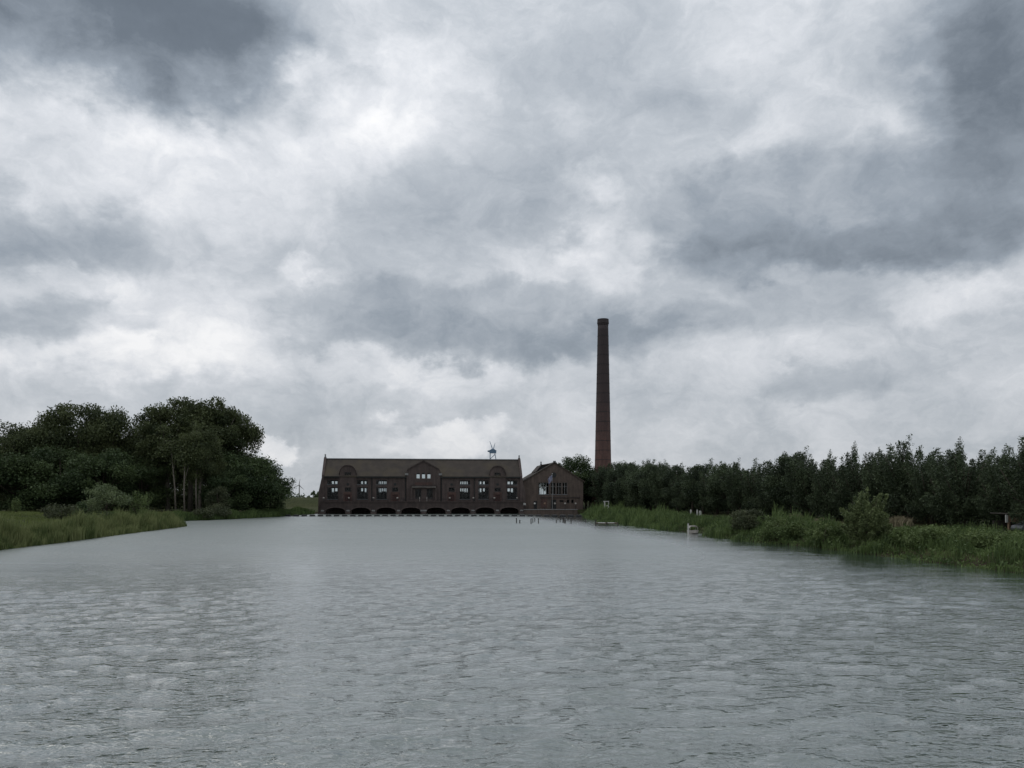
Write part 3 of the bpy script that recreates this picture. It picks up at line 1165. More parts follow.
# machines inside the hall, seen darkly through the windows
for o in (-88, -62, -40, 40, 62, 88):
    mc = MB()
    mc.tube([(ox(o) - 2.6, YF + 5.4, FLOOR + 1.6), (ox(o) + 2.6, YF + 5.4, FLOOR + 1.6)], [1.2, 1.2], 12)
    mc.box(ox(o) - 3.0, ox(o) + 3.0, YF + 4.0, YF + 6.8, FLOOR + 0.003, FLOOR + 0.7)
    mc.box(ox(o) - 0.7, ox(o) + 0.5, YF + 4.8, YF + 6.0, FLOOR + 2.6, FLOOR + 3.1)
    mc.build('steam_engine', M['machine'], ps)

# plinth with eight arched outlets
A_OFF = [-86.2 + 24.63 * i for i in range(8)]
a_hw = 9.3 * PXM
zs_, zc_ = 1.0, fz(507.5, Y_QUAY)
aops = []
for o in A_OFF:
    c0 = ox(o)
    aops.append((c0 - a_hw, c0 + a_hw, -1.0, (lambda x, c0=c0: zs_ + (zc_ - zs_) * math.sqrt(max(0.0, 1 - ((x - c0) / a_hw) ** 2)))))
pb = MB()
pb.wall(XL, XR, -1.0, FLOOR - 0.36, aops, Y_QUAY, Y_QUAY + 2.4)
pb.build('arcade', M['plinth'], ps)
pb = MB()
pb.box(XL, XR, Y_QUAY + 7.0, Y_QUAY + 7.5, -1.2, FLOOR - 0.45)
pb.build('outlet_back_wall', M['plinth'], ps)
pb = MB()
pb.box(XL - 0.1, XR + 0.1, Y_QUAY - 0.18, YF + 0.5, FLOOR - 0.352, FLOOR - 0.003)
pb.build('deck', M['plinth'], ps)
for o in A_OFF:      # arch rings
    c0 = ox(o)
    ar = MB()
    k = 14
    pts = [(c0 + a_hw * math.cos(PI * (1 - i / k)), zs_ + (zc_ - zs_) * math.sin(PI * i / k)) for i in range(k + 1)]
    for i in range(k):
        p, q = pts[i], pts[i + 1]

        def out(t):
            return (c0 + (t[0] - c0) * 1.12, zs_ + (t[1] - zs_) * 1.3)
        ar.prism([p, q, out(q), out(p)], 'y', Y_QUAY - 0.09, Y_QUAY - 0.004)
    ar.build('arch', M['brick'], ps)
for i in range(9):
    o = A_OFF[0] + 24.63 * (i - 0.5)
    im = MB()
    hw = 0.6 if i != 4 else 1.2
    im.box(ox(o) - hw * 0.8, ox(o) + hw * 0.8, Y_QUAY - 0.22, Y_QUAY - 0.003, 0.85, 1.3)
    im.build('impost_stone', M['paint_grey'], ps)
    pi_ = MB()
    pi_.prism([(Y_QUAY - 0.004, -1), (Y_QUAY - 0.9, -1), (Y_QUAY - 0.5, 0.7), (Y_QUAY - 0.004, 0.74)], 'x', ox(o) - 0.7, ox(o) + 0.7)
    pi_.build('cutwater', M['plinth'], ps)

# railing along the deck
rl = thing('deck_railing', 'thin dark iron railing along the deck above the arches', 'railing', (XC, Y_QUAY + 0.1, FLOOR))
for k in range(41):
    x = XL + 0.4 + (XR - XL - 0.8) * k / 40
    m_ = MB()
    m_.tube([(x, Y_QUAY + 0.1, FLOOR), (x, Y_QUAY + 0.1, FLOOR + 1.0)], [0.03, 0.03], 6)
    m_.build('post', M['iron'], rl)
for zz in (0.5, 1.0):
    m_ = MB()
    m_.tube([(XL + 0.4, Y_QUAY + 0.1, FLOOR + zz), (XR - 0.4, Y_QUAY + 0.1, FLOOR + zz)], [0.03, 0.03], 6)
    m_.build('rail', M['iron'], rl)


# pale round-topped lamps on the deck and on the quay
def globe_lamp(x, y, z, h, label, group, mat='stone'):
    t = thing('globe_post', label, 'post', (x, y, z), group)
    a = MB()
    a.lathe((x, y, z), [(0.16, 0), (0.16, 0.12), (0.07, 0.2), (0.06, h - 0.3)], 10)
    a.build('stem', M['iron'], t)
    b = MB()
    b.lathe((x, y, z + h - 0.3), [(0.1, 0), (0.26, 0.1), (0.34, 0.28), (0.26, 0.47), (0.08, 0.56)], 12)
    b.build('globe', M[mat], t, True)
    return t


deck_x = [(325.0, 'left deck end'), (349.5, 'left bay door'), (373.5, 'leftmost downpipe'),
          (397.0, 'red door left of the gable'), (449.0, 'red door right of the gable'), (472.8, 'rightmost downpipe'),
          (494.0, 'right bay door'), (517.0, 'right deck end')]
for px, wh in deck_x:
    globe_lamp(at(px, 500, Y_QUAY + 0.7)[0], Y_QUAY + 0.7, FLOOR, 1.0, 'short deck post with pale round top by the ' + wh, 'pale topped posts on the deck')

# ------------------------------------------------------------------ boiler house with stepped quay
YB2 = 242.0
bh = thing('boiler_house', 'lower brick boiler house with gable front and row of tall windows', 'building', (at(554, 500, YB2)[0], YB2, 0))
bx0, bx1 = fx(525.4, YB2), fx(586.4, YB2)
b_eave, b_peak = fz(481.0, YB2), fz(462.3, YB2)
bxp = fx(556.6, YB2)
Q_Z = fz(509.3, YB2)        # quay level


def gable2(x):
    if x < bxp:
        return b_eave + (b_peak - b_eave) * (x - bx0) / (bxp - bx0)
    return b_eave + (b_peak - b_eave) * (bx1 - x) / (bx1 - bxp)


wz0, wz1 = fz(494.4, YB2), fz(482.4, YB2)
bwin = [(540.2, 550.9, 4), (552.8, 557.8, 2), (558.9, 563.6, 2), (564.9, 569.8, 2)]
bops = [(fx(a, YB2), fx(b, YB2), wz0, wz1) for a, b, n in bwin]
lowin = [(561.8, 566.0, 500.2, 502.2), (569.4, 572.0, 499.8, 503.2), (574.0, 576.6, 499.8, 503.2)]
lops = [(fx(a, YB2), fx(b, YB2), fz(d, YB2), fz(c, YB2)) for a, b, c, d in lowin]
bdoors = [(535.4, 538.8, 501.0), (553.0, 558.6, 499.6)]
dops = [(fx(a, YB2), fx(b, YB2), Q_Z + 0.02, fz(c, YB2)) for a, b, c in bdoors]
bw_ = MB()
bw_.wall(bx0, bx1, Q_Z - 1.0, gable2, bops + lops + dops, YB2, YB2 + 0.5, 0.8)
bw_.build('wall', M['brick_boiler'], bh)
for xa, xb in ((bx0, bx0 + 0.5), (bx1 - 0.5, bx1)):
    sd_ = MB()
    sd_.box(xa, xb, YB2 + 0.5, YB2 + 17.5, Q_Z - 1, b_eave - 0.06)
    sd_.build('side_wall', M['brick_boiler'], bh)
bk = MB()
bops_back = [(a, b, wz0 - 0.5, wz1 + 0.2) for a, b, c, d in bops[:1]]
bk.wall(bx0, bx1, Q_Z - 1, gable2, [(bops[0][0] + 2.8, bops[0][1] + 2.0, wz0, wz1 + 0.3)], YB2 + 17.5, YB2 + 18, 0.8)
bk.build('wall', M['brick_boiler'], bh)
make_window(bh, bops[0][0] + 2.8, bops[0][1] + 2.0, wz0, wz1 + 0.3, YB2 + 17.7, 1)
f2 = MB()
f2.box(bx0 + 0.5, bx1 - 0.5, YB2 + 0.5, YB2 + 17.5, Q_Z - 0.5, Q_Z)
f2.build('floor', M['paint_grey'], bh)
pt = MB()
pt.box(bops[1][0] + 0.5, bx1 - 0.5, YB2 + 4, YB2 + 4.2, Q_Z + 0.003, b_eave - 0.5)
pt.build('partition_wall', M['brick_boiler'], bh)
for (a, b, c, d), (_, _, n) in zip(bops, bwin):
    make_window(bh, a, b, c, d, YB2 + 0.18, n, (c + (d - c) * 0.68,), 'paint_grey', fw=0.09)
    s_ = MB()
    s_.box(a - 0.1, b + 0.1, YB2 - 0.1, YB2 + 0.14, c - 0.15, c)
    s_.build('sill', M['lead'], bh)
for a, b, c, d in lops:
    make_window(bh, a, b, c, d, YB2 + 0.18, 1)
for (a, b, c, d) in dops:
    make_door(bh, a, b, c, d, YB2 + 0.2, 'paint_dark')
st_ = MB()
st_.box(fx(542, YB2), fx(583.1, YB2), YB2 - 0.22, YB2 - 0.003, fz(498.0, YB2), fz(497.0, YB2))
st_.build('string_course', M['plinth'], bh)
rp = MB()
rp.box(fx(542.5, YB2), fx(549, YB2), YB2 - 0.05, YB2 - 0.003, Q_Z + 0.4, fz(499.0, YB2))
rp.build('brick_panel', M['brick_red'], bh)
for sgn, xe in ((-1, bx0), (1, bx1)):
    r2 = MB()
    slope = (b_peak - b_eave) / abs(bxp - xe)
    xo = xe + sgn * 0.5
    zo = b_eave - 0.5 * slope
    r2.prism([(xo, zo), (bxp, b_peak), (bxp, b_peak + 0.35), (xo, zo + 0.35)], 'y', YB2 - 0.35, YB2 + 18.4)
    r2.build('roof', M['roof'], bh)
# raised ventilator on the left slope
vx0, vx1 = fx(539.3, YB2 + 5), fx(552, YB2 + 5)
vz1 = at(545, 464.6, YB2 + 5)[2]
vz0 = gable2(vx0) - 0.3
vm = MB()
vm.prism([(vx0 + 0.3, vz0), (vx1, vz0), (vx1, vz1 + 0.2), (fx(544.5, YB2 + 5), vz1 - 0.35), (vx0 + 0.3, vz1 - 2.0)], 'y', YB2 + 3.4, YB2 + 13)
vm.build('roof_ventilator', M['paint_dark'], bh)
vr = MB()
vr.prism([(vx0 - 0.25, vz1 - 2.35), (fx(544.2, YB2 + 5), vz1 - 0.3), (vx1 + 0.2, vz1 + 0.22), (vx1 + 0.2, vz1 + 0.55), (fx(544.2, YB2 + 5), vz1 + 0.05), (vx0 - 0.25, vz1 - 2.02)], 'y', YB2 + 3, YB2 + 13.4)
vr.build('ventilator_roof', M['roof'], bh)
fn = MB()
fn.lathe((fx(544.2, YB2 + 4), YB2 + 4, vz1), [(0.3, -0.3), (0.3, 0.3), (0.18, 0.4), (0.22, 0.9), (0.05, 1.2)], 10)
fn.build('finial', M['lead'], bh)
fn = MB()
fn.box(bxp - 0.3, bxp + 0.5, YB2 + 0.2, YB2 + 0.8, b_peak, b_peak + 0.7)
fn.build('apex_stone', M['lead'], bh)
ci = MB()
ci.prism([(fx(556, YB2) + 0.8 * math.cos(t * PI / 8), fz(474.5, YB2) + 0.8 * math.sin(t * PI / 8)) for t in range(16)], 'y', YB2 - 0.08, YB2 - 0.003)
ci.build('round_vent', M['paint_dark'], bh)

# quay in front
qy = thing('quay', 'low brick quay wall with stone edge in front of the boiler house', 'quay', (at(550, 512, Y_QUAY)[0], Y_QUAY, 0))
qx0, qx1 = XR + 0.15, at(579, 512, Y_QUAY)[0]
q = MB()
q.box(qx0, qx1, Y_QUAY, YB2 - 0.05, -1.0, Q_Z - 0.2)
q.build('quay_wall', M['brick_boiler'], qy)
q = MB()
q.box(qx0, qx1 + 0.1, Y_QUAY - 0.12, YB2 - 0.05, Q_Z - 0.196, Q_Z)
q.build('edge_stones', M['paint_grey'], qy)

lk = thing('link_passage', 'small dark passage with pale coping between the two brick buildings', 'passage', ((XR + bx0) / 2, YF + 3, 0))
m_ = MB()
m_.box(XR + 0.02, bx0 - 0.02, YF + 3, YF + 9, 1.0, fz(489))
m_.build('wall', M['brick'], lk)
m_ = MB()
m_.box(XR + 0.04, bx0 - 0.04, YF + 2.75, YF + 9.2, fz(489) + 0.003, fz(488.2))
m_.build('coping', M['lead'], lk)
m_ = MB()
m_.box(XR + 1.2, bx0 - 0.3, YF + 2.9, YF + 2.996, 3.0, fz(492))
m_.build('door', M['paint_grey'], lk)
wb = thing('white_barrier', 'low white barrier board between the pumping station and boiler house', 'barrier', (at(523, 504, Y_QUAY + 1)[0], Y_QUAY + 1, Q_Z))
m_ = MB()
x0, x1 = at(520.0, 504, Y_QUAY + 1)[0], at(526, 504, Y_QUAY + 1)[0]
m_.box(x0 + 0.4, x1, Y_QUAY + 1, Y_QUAY + 1.12, Q_Z + 1.3, Q_Z + 1.95)
m_.build('board', M['white_dull'], wb)
for x in (x0 + 0.6, x1 - 0.2):
    m_ = MB()
    m_.box(x - 0.06, x + 0.06, Y_QUAY + 1.122, Y_QUAY + 1.24, Q_Z, Q_Z + 1.8)
    m_.build('leg', M['iron'], wb)

for px, mt, wh in ((535.2, 'white_dull', 'leftmost on the quay, in front of the boiler house corner door'), (545.6, 'wood_orange', 'reddish one on the quay by the red brick panel'),
                   (556.0, 'stone', 'white one on the quay before the dark boiler house door'), (566.6, 'stone', 'white one on the quay below the smallest windows'),
                   (577.5, 'stone', 'white one at the right end of the quay')):
    globe_lamp(at(px, 505, Y_QUAY + 1)[0], Y_QUAY + 1, Q_Z, at(px, 503.6, Y_QUAY + 1)[2] - Q_Z, 'round topped lamp post, ' + wh, 'round lamp posts on the quay', mt)

# flag in front of the boiler house
fp = at(553.2, 500, Y_QUAY + 0.6)
flag_top = at(553.2, 473.5, Y_QUAY + 0.6)[2]
fpole = thing('flagpole', 'slim white flagpole with limp blue and white striped flag on the quay', 'flagpole', (fp[0], fp[1], Q_Z))
m_ = MB()
m_.tube([(fp[0], fp[1], Q_Z), (fp[0], fp[1], flag_top)], [0.09, 0.05], 8)
m_.build('pole', M['paint_grey'], fpole)
m_ = MB()
m_.lathe((fp[0], fp[1], flag_top), [(0.05, 0), (0.12, 0.08), (0.05, 0.2)], 8)
m_.build('knob', M['white'], fpole)


def flag_mat():
    m, nt, b = new_mat('flag_cloth')
    t = m.node_tree.nodes.new('ShaderNodeTexCoord')
    s = m.node_tree.nodes.new('ShaderNodeSeparateXYZ')
    nt.l.new(t.outputs['UV'], s.inputs[0])
    d = nt.math('ADD', s.outputs[0], nt.math('MULTIPLY', s.outputs[1], 0.75))
    f = nt.math('FRACT', nt.math('MULTIPLY', d, 2.3))
    f = nt.math('GREATER_THAN', f, 0.5)
    c = nt.mix(f, (0.02, 0.035, 0.16), (0.34, 0.34, 0.36))
    nt.l.new(c, b.inputs['Base Color'])
    b.inputs['Roughness'].default_value = 0.85
    return m


fw_, fh_ = 1.9, 2.6
nu, nv = 16, 12
vs, uv, fs = [], [], []
for j in range(nv + 1):
    for i in range(nu + 1):
        u, v = i / nu, j / nv
        xx = fp[0] - 0.06 - fw_ * u * (0.55 + 0.15 * v)
        yy = fp[1] + 0.16 * math.sin(u * 9 + v * 1.2) * u ** 0.5
        zz = flag_top - 0.25 - fh_ * (1 - v) * 0.7 - 1.3 * u ** 1.3
        vs.append((xx - fp[0], yy - fp[1], zz - Q_Z))
        uv.append((u, v))
for j in range(nv):
    for i in range(nu):
        a = j * (nu + 1) + i
        fs.append((a, a + 1, a + nu + 2, a + nu + 1))
me = bpy.data.meshes.new('flag')
me.from_pydata(vs, [], fs)
ul = me.uv_layers.new(name='UVMap')
for lp in me.loops:
    ul.data[lp.index].uv = uv[lp.vertex_index]
me.materials.append(flag_mat())
add_obj('flag', me, fpole)

for o in list(bpy.data.objects):
    if o.type == 'EMPTY':
        turn(o)

# ------------------------------------------------------------------ chimney
YCH = 262.0
ch_b = at(603.0, 500, YCH)
ch_t = at(603.2, 319.4, YCH)
mpp = YCH / F
ch = thing('factory_chimney', 'very tall tapering round brick chimney rising behind the trees', 'chimney', (ch_b[0], YCH, 3.0))
top_z = ch_t[2]
r_top = (608.3 - 598.3) / 2 * mpp * 1.03
r_470 = (611.2 - 594.6) / 2 * mpp
z470 = at(602, 470, YCH)[2]
r_bot = r_470 + (r_470 - r_top) * (z470 - 3) / (top_z - z470)


def rad(z):
    return r_bot + (r_top - r_bot) * (z - 3.0) / (top_z - 3.0)


m_ = MB()
prof = [(rad(3.0 + k * (top_z - 2.2 - 3.0) / 40), k * (top_z - 2.2 - 3.0) / 40) for k in range(41)]
m_.lathe((ch_b[0], YCH, 3.0), prof, 40)
m_.build('shaft', M['brick_chimney'], ch, True)
m_ = MB()
zc0 = top_z - 2.2 - 3.0
m_.lathe((ch_b[0], YCH, 3.0), [(r_top, zc0 - 0.0), (r_top + 0.1, zc0 + 0.15), (r_top + 0.1, zc0 + 0.5), (r_top + 0.24, zc0 + 0.7), (r_top + 0.24, zc0 + 1.1), (r_top + 0.2, zc0 + 1.25),
                                  (r_top + 0.16, zc0 + 2.2), (r_top - 0.5, zc0 + 2.2), (r_top - 0.6, zc0 + 1.0)], 40)
m_.build('crown', M['brick_chimney'], ch)
for k in range(17):
    z = 8 + k * 3.2
    if z > top_z - 3:
        break
    m_ = MB()
    m_.lathe((ch_b[0], YCH, 0), [(rad(z) + 0.01, z), (rad(z) + 0.05, z), (rad(z) + 0.05, z + 0.14), (rad(z) + 0.01, z + 0.14)], 40)
    m_.build('iron_band', M['iron'], ch)
m_ = MB()
m_.lathe((ch_b[0], YCH, 3.0), [(r_bot + 0.9, -2.5), (r_bot + 0.9, 3.4), (r_bot + 0.5, 3.8), (r_bot, 4.0)], 8)
m_.build('base', M['brick_chimney'], ch)

# ------------------------------------------------------------------ blue crane behind the station
YCR = 300.0


def cr(px, py, dy=0.0):
    p = at(px, py, YCR)
    return (p[0], YCR + dy, p[2])


gz = hz(at(493, 480, YCR)[0], YCR)
crn = thing('harbour_crane', 'small blue grey steel crane with two thin masts poking above the roof ridge', 'crane', (at(493.5, 480, YCR)[0], YCR, gz))
base_l, base_r = at(489, 497, YCR)[0], at(503, 497, YCR)[0]
tl_, tr_ = cr(490.2, 453), cr(494.8, 453)
legs = []
for dy in (-0.8, 0.8):
    for bxp_, tp in ((base_l, tl_), (base_r, tr_)):
        m_ = MB()
        A = (bxp_, YCR + dy * 1.6, gz)
        B = (tp[0], YCR + dy, tp[2])
        legs.append((Vector(A), Vector(B)))
        m_.tube([A, B], [0.16, 0.13], 6)
        m_.build('leg', M['blue_steel'], crn)
for i0, i1 in ((0, 1), (2, 3), (0, 2), (1, 3)):
    for k in range(7):
        t0, t1 = 0.2 + k * 0.11, 0.2 + (k + 1) * 0.11
        a, b = legs[i0][0].lerp(legs[i0][1], t0), legs[i1][0].lerp(legs[i1][1], t1)
        if k % 2:
            a, b = legs[i1][0].lerp(legs[i1][1], t0), legs[i0][0].lerp(legs[i0][1], t1)
        m_ = MB()
        m_.tube([a, b], [0.08, 0.08], 5)
        m_.build('brace', M['blue_steel'], crn)
m_ = MB()
c0, c1 = cr(489.4, 453.2), cr(496.2, 450.4)
m_.box(c0[0], c1[0], YCR - 1.1, YCR + 1.1, c0[2], c1[2] - 0.2)
m_.build('cabin', M['blue_steel'], crn)
m_ = MB()
m_.prism([(c0[0] - 0.3, c1[2] - 0.196), (c1[0] + 0.2, c1[2] - 0.196), (c1[0] - 0.8, c1[2] + 0.5), (c0[0] + 0.9, c1[2] + 0.5)], 'y', YCR - 1.2, YCR + 1.2)
m_.build('cabin_roof', M['blue_steel'], crn)
m_ = MB()
c2 = cr(487.6, 451.0)
m_.box(c2[0], c0[0] - 0.004, YCR - 0.5, YCR + 0.5, c2[2] - 0.35, c2[2] + 0.2)
m_.build('counterweight', M['blue_steel'], crn)
for pa, pb_ in (((492.8, 450), (489.8, 441.2)), ((493.2, 450), (495.0, 443.2))):
    m_ = MB()
    m_.tube([cr(*pa), cr(*pb_)], [0.17, 0.07], 6)
    m_.build('mast', M['blue_steel'], crn)

# ------------------------------------------------------------------ line of floats and posts in the water
YFL = 207.0
fl_rope = MB()
fx0, fx1 = at(277, 516.4, YFL)[0], at(590, 516.4, YFL)[0]
fl_rope.tube([(fx0, YFL, 0.02), (fx1, YFL, 0.02)], [0.04, 0.04], 6)
ro = fl_rope.build('float_rope', M['iron'])
props(ro, 'dark cable on the water threading the row of black floats', 'cable')
n_fl = 39
proto = None
for k in range(n_fl):
    x = fx0 + 0.8 + (fx1 - fx0 - 1.6) * k / (n_fl - 1)
    if proto is None:
        m_ = MB()
        m_.tube([(-0.75, 0, 0), (-0.62, 0, 0), (0.62, 0, 0), (0.75, 0, 0)], [0.14, 0.36, 0.36, 0.14], 10)
        proto = m_.build('barrier_float', M['rubber'])
        props(proto, 'black drum float strung in a straight line across the canal before the arches', 'float', 'black floats strung across the canal')
        o = proto
    else:
        o = link_copy(proto)
    o.location = (x, YFL, 0.12)
    o.rotation_euler = (0, 0, random.Random(k).uniform(-0.1, 0.1))

posts = [(516.3, 'leftmost, just right of the pumping station'), (519.8, 'second from the left, near the pumping station corner'), (531.2, 'left of the tight cluster below the corner door'),
         (532.8, 'middle of the tight cluster below the corner door'), (534.6, 'right of the tight cluster below the corner door'), (538.6, 'alone right of the left cluster'),
         (556.2, 'left end of the group before the white lamp'), (560.0, 'between the two right clusters'), (563.2, 'thick one of the right cluster'), (564.8, 'close beside the thick post'),
         (571.2, 'alone right of the right cluster'), (585.8, 'rightmost, near the green bank')]
rp_ = random.Random(5)
for px, wh in posts:
    py = 523.0 + rp_.uniform(-1.2, 1.0)
    p = ground_at(px, py)
    r_ = 0.16 if 'thick' in wh else rp_.uniform(0.08, 0.11)
    hgt = rp_.uniform(0.6, 1.0)
    t = thing('mooring_post', 'dark wooden post in the water, ' + wh, 'post', (p[0], p[1], -1), 'wooden posts in the water before the quay')
    m_ = MB()
    m_.tube([(p[0], p[1], -1), (p[0] + rp_.uniform(-.06, .06), p[1], hgt)], [r_, r_ * 0.9], 8)
    m_.build('pile', M['wood_wet'], t)
    m_ = MB()
    m_.lathe((p[0], p[1], hgt), [(r_ * 1.05, -0.08), (r_ * 1.05, 0.02), (r_ * 0.3, 0.1)], 8)
    m_.build('cap', M['iron'], t)

# ------------------------------------------------------------------ trees
def trunk_mesh(name, limbs, mat):
    m_ = MB()
    for pts, rr in limbs:
        m_.tube(pts, rr, 7)
    me_ = bpy.data.meshes.new(name)
    me_.from_pydata(m_.v, [], m_.f)
    me_.polygons.foreach_set('use_smooth', [True] * len(me_.polygons))
    me_.materials.append(mat)
    return me_


def windswept(seed, H, Wd, mat, n_leaf=22000, size=0.28):
    """Upright shoots in a plume, bare tips thin out to the sky; lower branches reach almost to the ground."""
    rng = np.random.default_rng(seed)
    limbs = [([(0, 0, -0.5), (0.05, 0, H * 0.25), (0.1, 0.1, H * 0.5), (0.25, 0.1, H * 0.68)], [H * 0.020, H * 0.016, H * 0.010, H * 0.003])]
    shoots = []
    for k in range(64):
        a = rng.uniform(0, 2 * PI)
        rr = Wd / 2 * math.sqrt(rng.uniform(0.02, 1))
        u = rr / (Wd / 2)
        low = rng.uniform() < 0.42
        h0 = H * rng.uniform(0.10, 0.5) if not low else H * rng.uniform(0.06, 0.22)
        top = H * (1 - 0.30 * u ** 1.8) * rng.uniform(0.74, 1.02) if not low else h0 + H * rng.uniform(0.05, 0.35)
        e = np.array([math.cos(a) * rr, math.sin(a) * rr, top])
        s = np.array([0, 0, h0])
        mid = (s + e) / 2 + np.array([math.cos(a) * rr * 0.28, math.sin(a) * rr * 0.28, -H * 0.03])
        shoots.append((s, mid, e, rng.uniform(0.2, 0.9)))
        if k % 3 == 0:
            limbs.append(([tuple(s), tuple((s + 2 * mid + e) / 4), tuple(e * 0.7 + mid * 0.3)], [H * 0.007, H * 0.005, H * 0.0015]))
    per = n_leaf // len(shoots)
    P, T = [], []
    for s, mid, e, tone in shoots:
        t = rng.uniform(0.22, 1.0, per) ** 0.85
        c = ((1 - t) ** 2)[:, None] * s + (2 * t * (1 - t))[:, None] * mid + (t ** 2)[:, None] * e
        sg = (0.07 * H) * (1.1 - 0.92 * t)
        c = c + rng.normal(size=(per, 3)) * sg[:, None] * np.array([0.75, 0.75, 0.8])
        P.append(c)
        T.append(np.clip(tone + rng.normal(0, 0.18, per), 0, 1))
    P = np.concatenate(P)
    T = np.concatenate(T)
    P[:, 2] = np.maximum(P[:, 2], 0.25)
    P[:, 0] += 0.07 * H * (P[:, 2] / H) ** 2
    v, q, t = leaves(P, size, rng, T, 0.42, 0.6, (0.25, 0, 0))
    return trunk_mesh('trunk', limbs, M['bark']), np_mesh('crown', v, q, mat, t)


def broad(seed, H, Wd, mat, n_leaf=12000, size=0.5, base=0.22, clumps=34, bark='bark', sharp=1.0):
    """Rounded crown made of many separate leaf clumps on limbs."""
    rng = np.random.default_rng(seed)
    limbs = []
    th = H * max(0.3, base + 0.15)
    limbs.append(([(0, 0, -0.6), (rng.normal() * 0.2, 0, th * 0.5), (rng.normal() * 0.4, rng.normal() * 0.3, th), (rng.normal() * 0.5, 0, H * 0.8)],
                  [H * 0.024, H * 0.019, H * 0.014, H * 0.004]))
    cz, rz_ = H * (1 + base) / 2, H * (1 - base) / 2
    P, T = [], []
    cl = []
    for k in range(clumps):
        d = rng.normal(size=3)
        d /= np.linalg.norm(d)
        rr = rng.uniform(0.35, 0.98) ** 0.6
        c = np.array([d[0] * Wd / 2 * rr, d[1] * Wd / 2 * rr, cz + d[2] * rz_ * rr * 0.92])
        cr_ = Wd * rng.uniform(0.09, 0.19)
        if rr > 0.85:
            cr_ *= 0.75
        cl.append((c, cr_, rng.uniform(0.1, 0.95)))
        if k % 3 == 0:
            s = np.array([0, 0, th * rng.uniform(0.6, 1.1)])
            limbs.append(([tuple(s), tuple((s + c) / 2 + np.array([0, 0, 0.4])), tuple(c)], [H * 0.008, H * 0.005, H * 0.0015]))
    wts = np.array([c[1] ** 2 for c in cl])
    wts /= wts.sum()
    for (c, cr_, tone), wt_ in zip(cl, wts):
        n = int(n_leaf * wt_)
        d = rng.normal(size=(n, 3))
        d /= np.linalg.norm(d, axis=1)[:, None]
        rr = rng.uniform(0.15, 1.1, n) ** 0.5 * cr_ * rng.uniform(0.8, 1.2, n)
        P.append(c + d * rr[:, None] * np.array([1.1, 1.1, 0.8]))
        T.append(np.clip(tone + rng.normal(0, 0.15, n), 0, 1))
    P = np.concatenate(P)
    T = np.concatenate(T)
    P[:, 2] = np.maximum(P[:, 2], 0.15)
    v, q, t = leaves(P, size, rng, T, 0.6)
    return trunk_mesh('trunk', limbs, M[bark]), np_mesh('crown', v, q, mat, t)


def crown_top(me_):
    v_ = np.empty(len(me_.vertices) * 3, np.float32)
    me_.vertices.foreach_get('co', v_)
    return float(np.quantile(v_[2::3], 0.998))


def put_tree(name, label, cat, meshes, x, y, sc, rz, group=None, sxy=1.0, stem='trunk', z=None):
    t = thing(name, label, cat, (x, y, hz(x, y) if z is None else z), group, rz)
    t.scale = (sc * sxy, sc * sxy, sc)
    add_obj(stem, meshes[0], t)
    add_obj('crown', meshes[1], t)
    return t


rnd = random.Random(11)
# --- row along the right bank
H0 = 13.0
round_protos = [broad(150 + k, H0, 9.0, M['leaf_row'], 18000, 0.32, 0.02, 46) for k in range(3)]
row_protos = [windswept(100 + k, H0, 8.2, M['leaf_row']) for k in range(6)]
env = [(585, 470), (600, 465), (640, 462), (680, 464), (700, 463), (730, 460), (760, 457), (790, 455), (820, 453), (851, 448), (880, 446), (904, 439),
       (925, 447), (945, 446), (962, 440), (976, 432), (995, 440), (1008, 444), (1021, 435), (1060, 430), (1150, 420)]


def env_y(px):
    for (a, ya), (b, yb) in zip(env, env[1:]):
        if a <= px <= b:
            return ya + (yb - ya) * (px - a) / (b - a)
    return 440


ORD = ['first', 'second', 'third', 'fourth', 'fifth', 'sixth', 'seventh', 'eighth', 'ninth', 'tenth', 'eleventh', 'twelfth', 'thirteenth', 'fourteenth', 'fifteenth',
       'sixteenth', 'seventeenth', 'eighteenth', 'nineteenth', 'twentieth', 'twenty-first', 'twenty-second', 'twenty-third', 'twenty-fourth', 'twenty-fifth', 'twenty-sixth',
       'twenty-seventh', 'twenty-eighth', 'twenty-ninth', 'thirtieth', 'thirty-first', 'thirty-second', 'thirty-third', 'thirty-fourth']
row = []
Y = 258.0
while Y > 66:
    row.append(Y)
    Y -= 6.4 if Y > 120 else 5.6
k = 0
for i, Y in enumerate(row):
    x = 53 - 0.129 * (Y - 82) + rnd.uniform(-0.7, 0.7)
    px = 512 + x / (Y * CT) * F
    zt = at(px, env_y(px) + rnd.uniform(-2.0, 7.0), Y)[2]
    g = hz(x, Y)
    pr_ = row_protos[rnd.randrange(6)] if rnd.random() < (0.8 if Y < 150 else 0.25) else round_protos[rnd.randrange(3)]
    sc = (zt - g) / crown_top(pr_[1])
    put_tree('bank_tree', 'dark leafy tree in the bank row, %s along from the chimney' % ORD[i], 'tree', pr_, x, Y, sc, rnd.uniform(-0.7, 0.7),
             'trees in a row along the right bank', rnd.uniform(0.95, 1.25))
    # the second row, mostly hidden
    x2 = x + 6.5 + rnd.uniform(-1, 1)
    Y2 = Y + 2.5
    put_tree('bank_tree', 'dark tree mostly hidden behind the front row on the right bank', 'tree', row_protos[rnd.randrange(6)], x2, Y2, sc * rnd.uniform(0.78, 0.92), rnd.uniform(0, 6),
             'trees hidden behind the bank row', 1.3)

# --- round tree behind the boiler house and by the chimney foot
rt = broad(301, 14.5, 13.0, M['leaf_round'], 20000, 0.4, 0.10, 50)


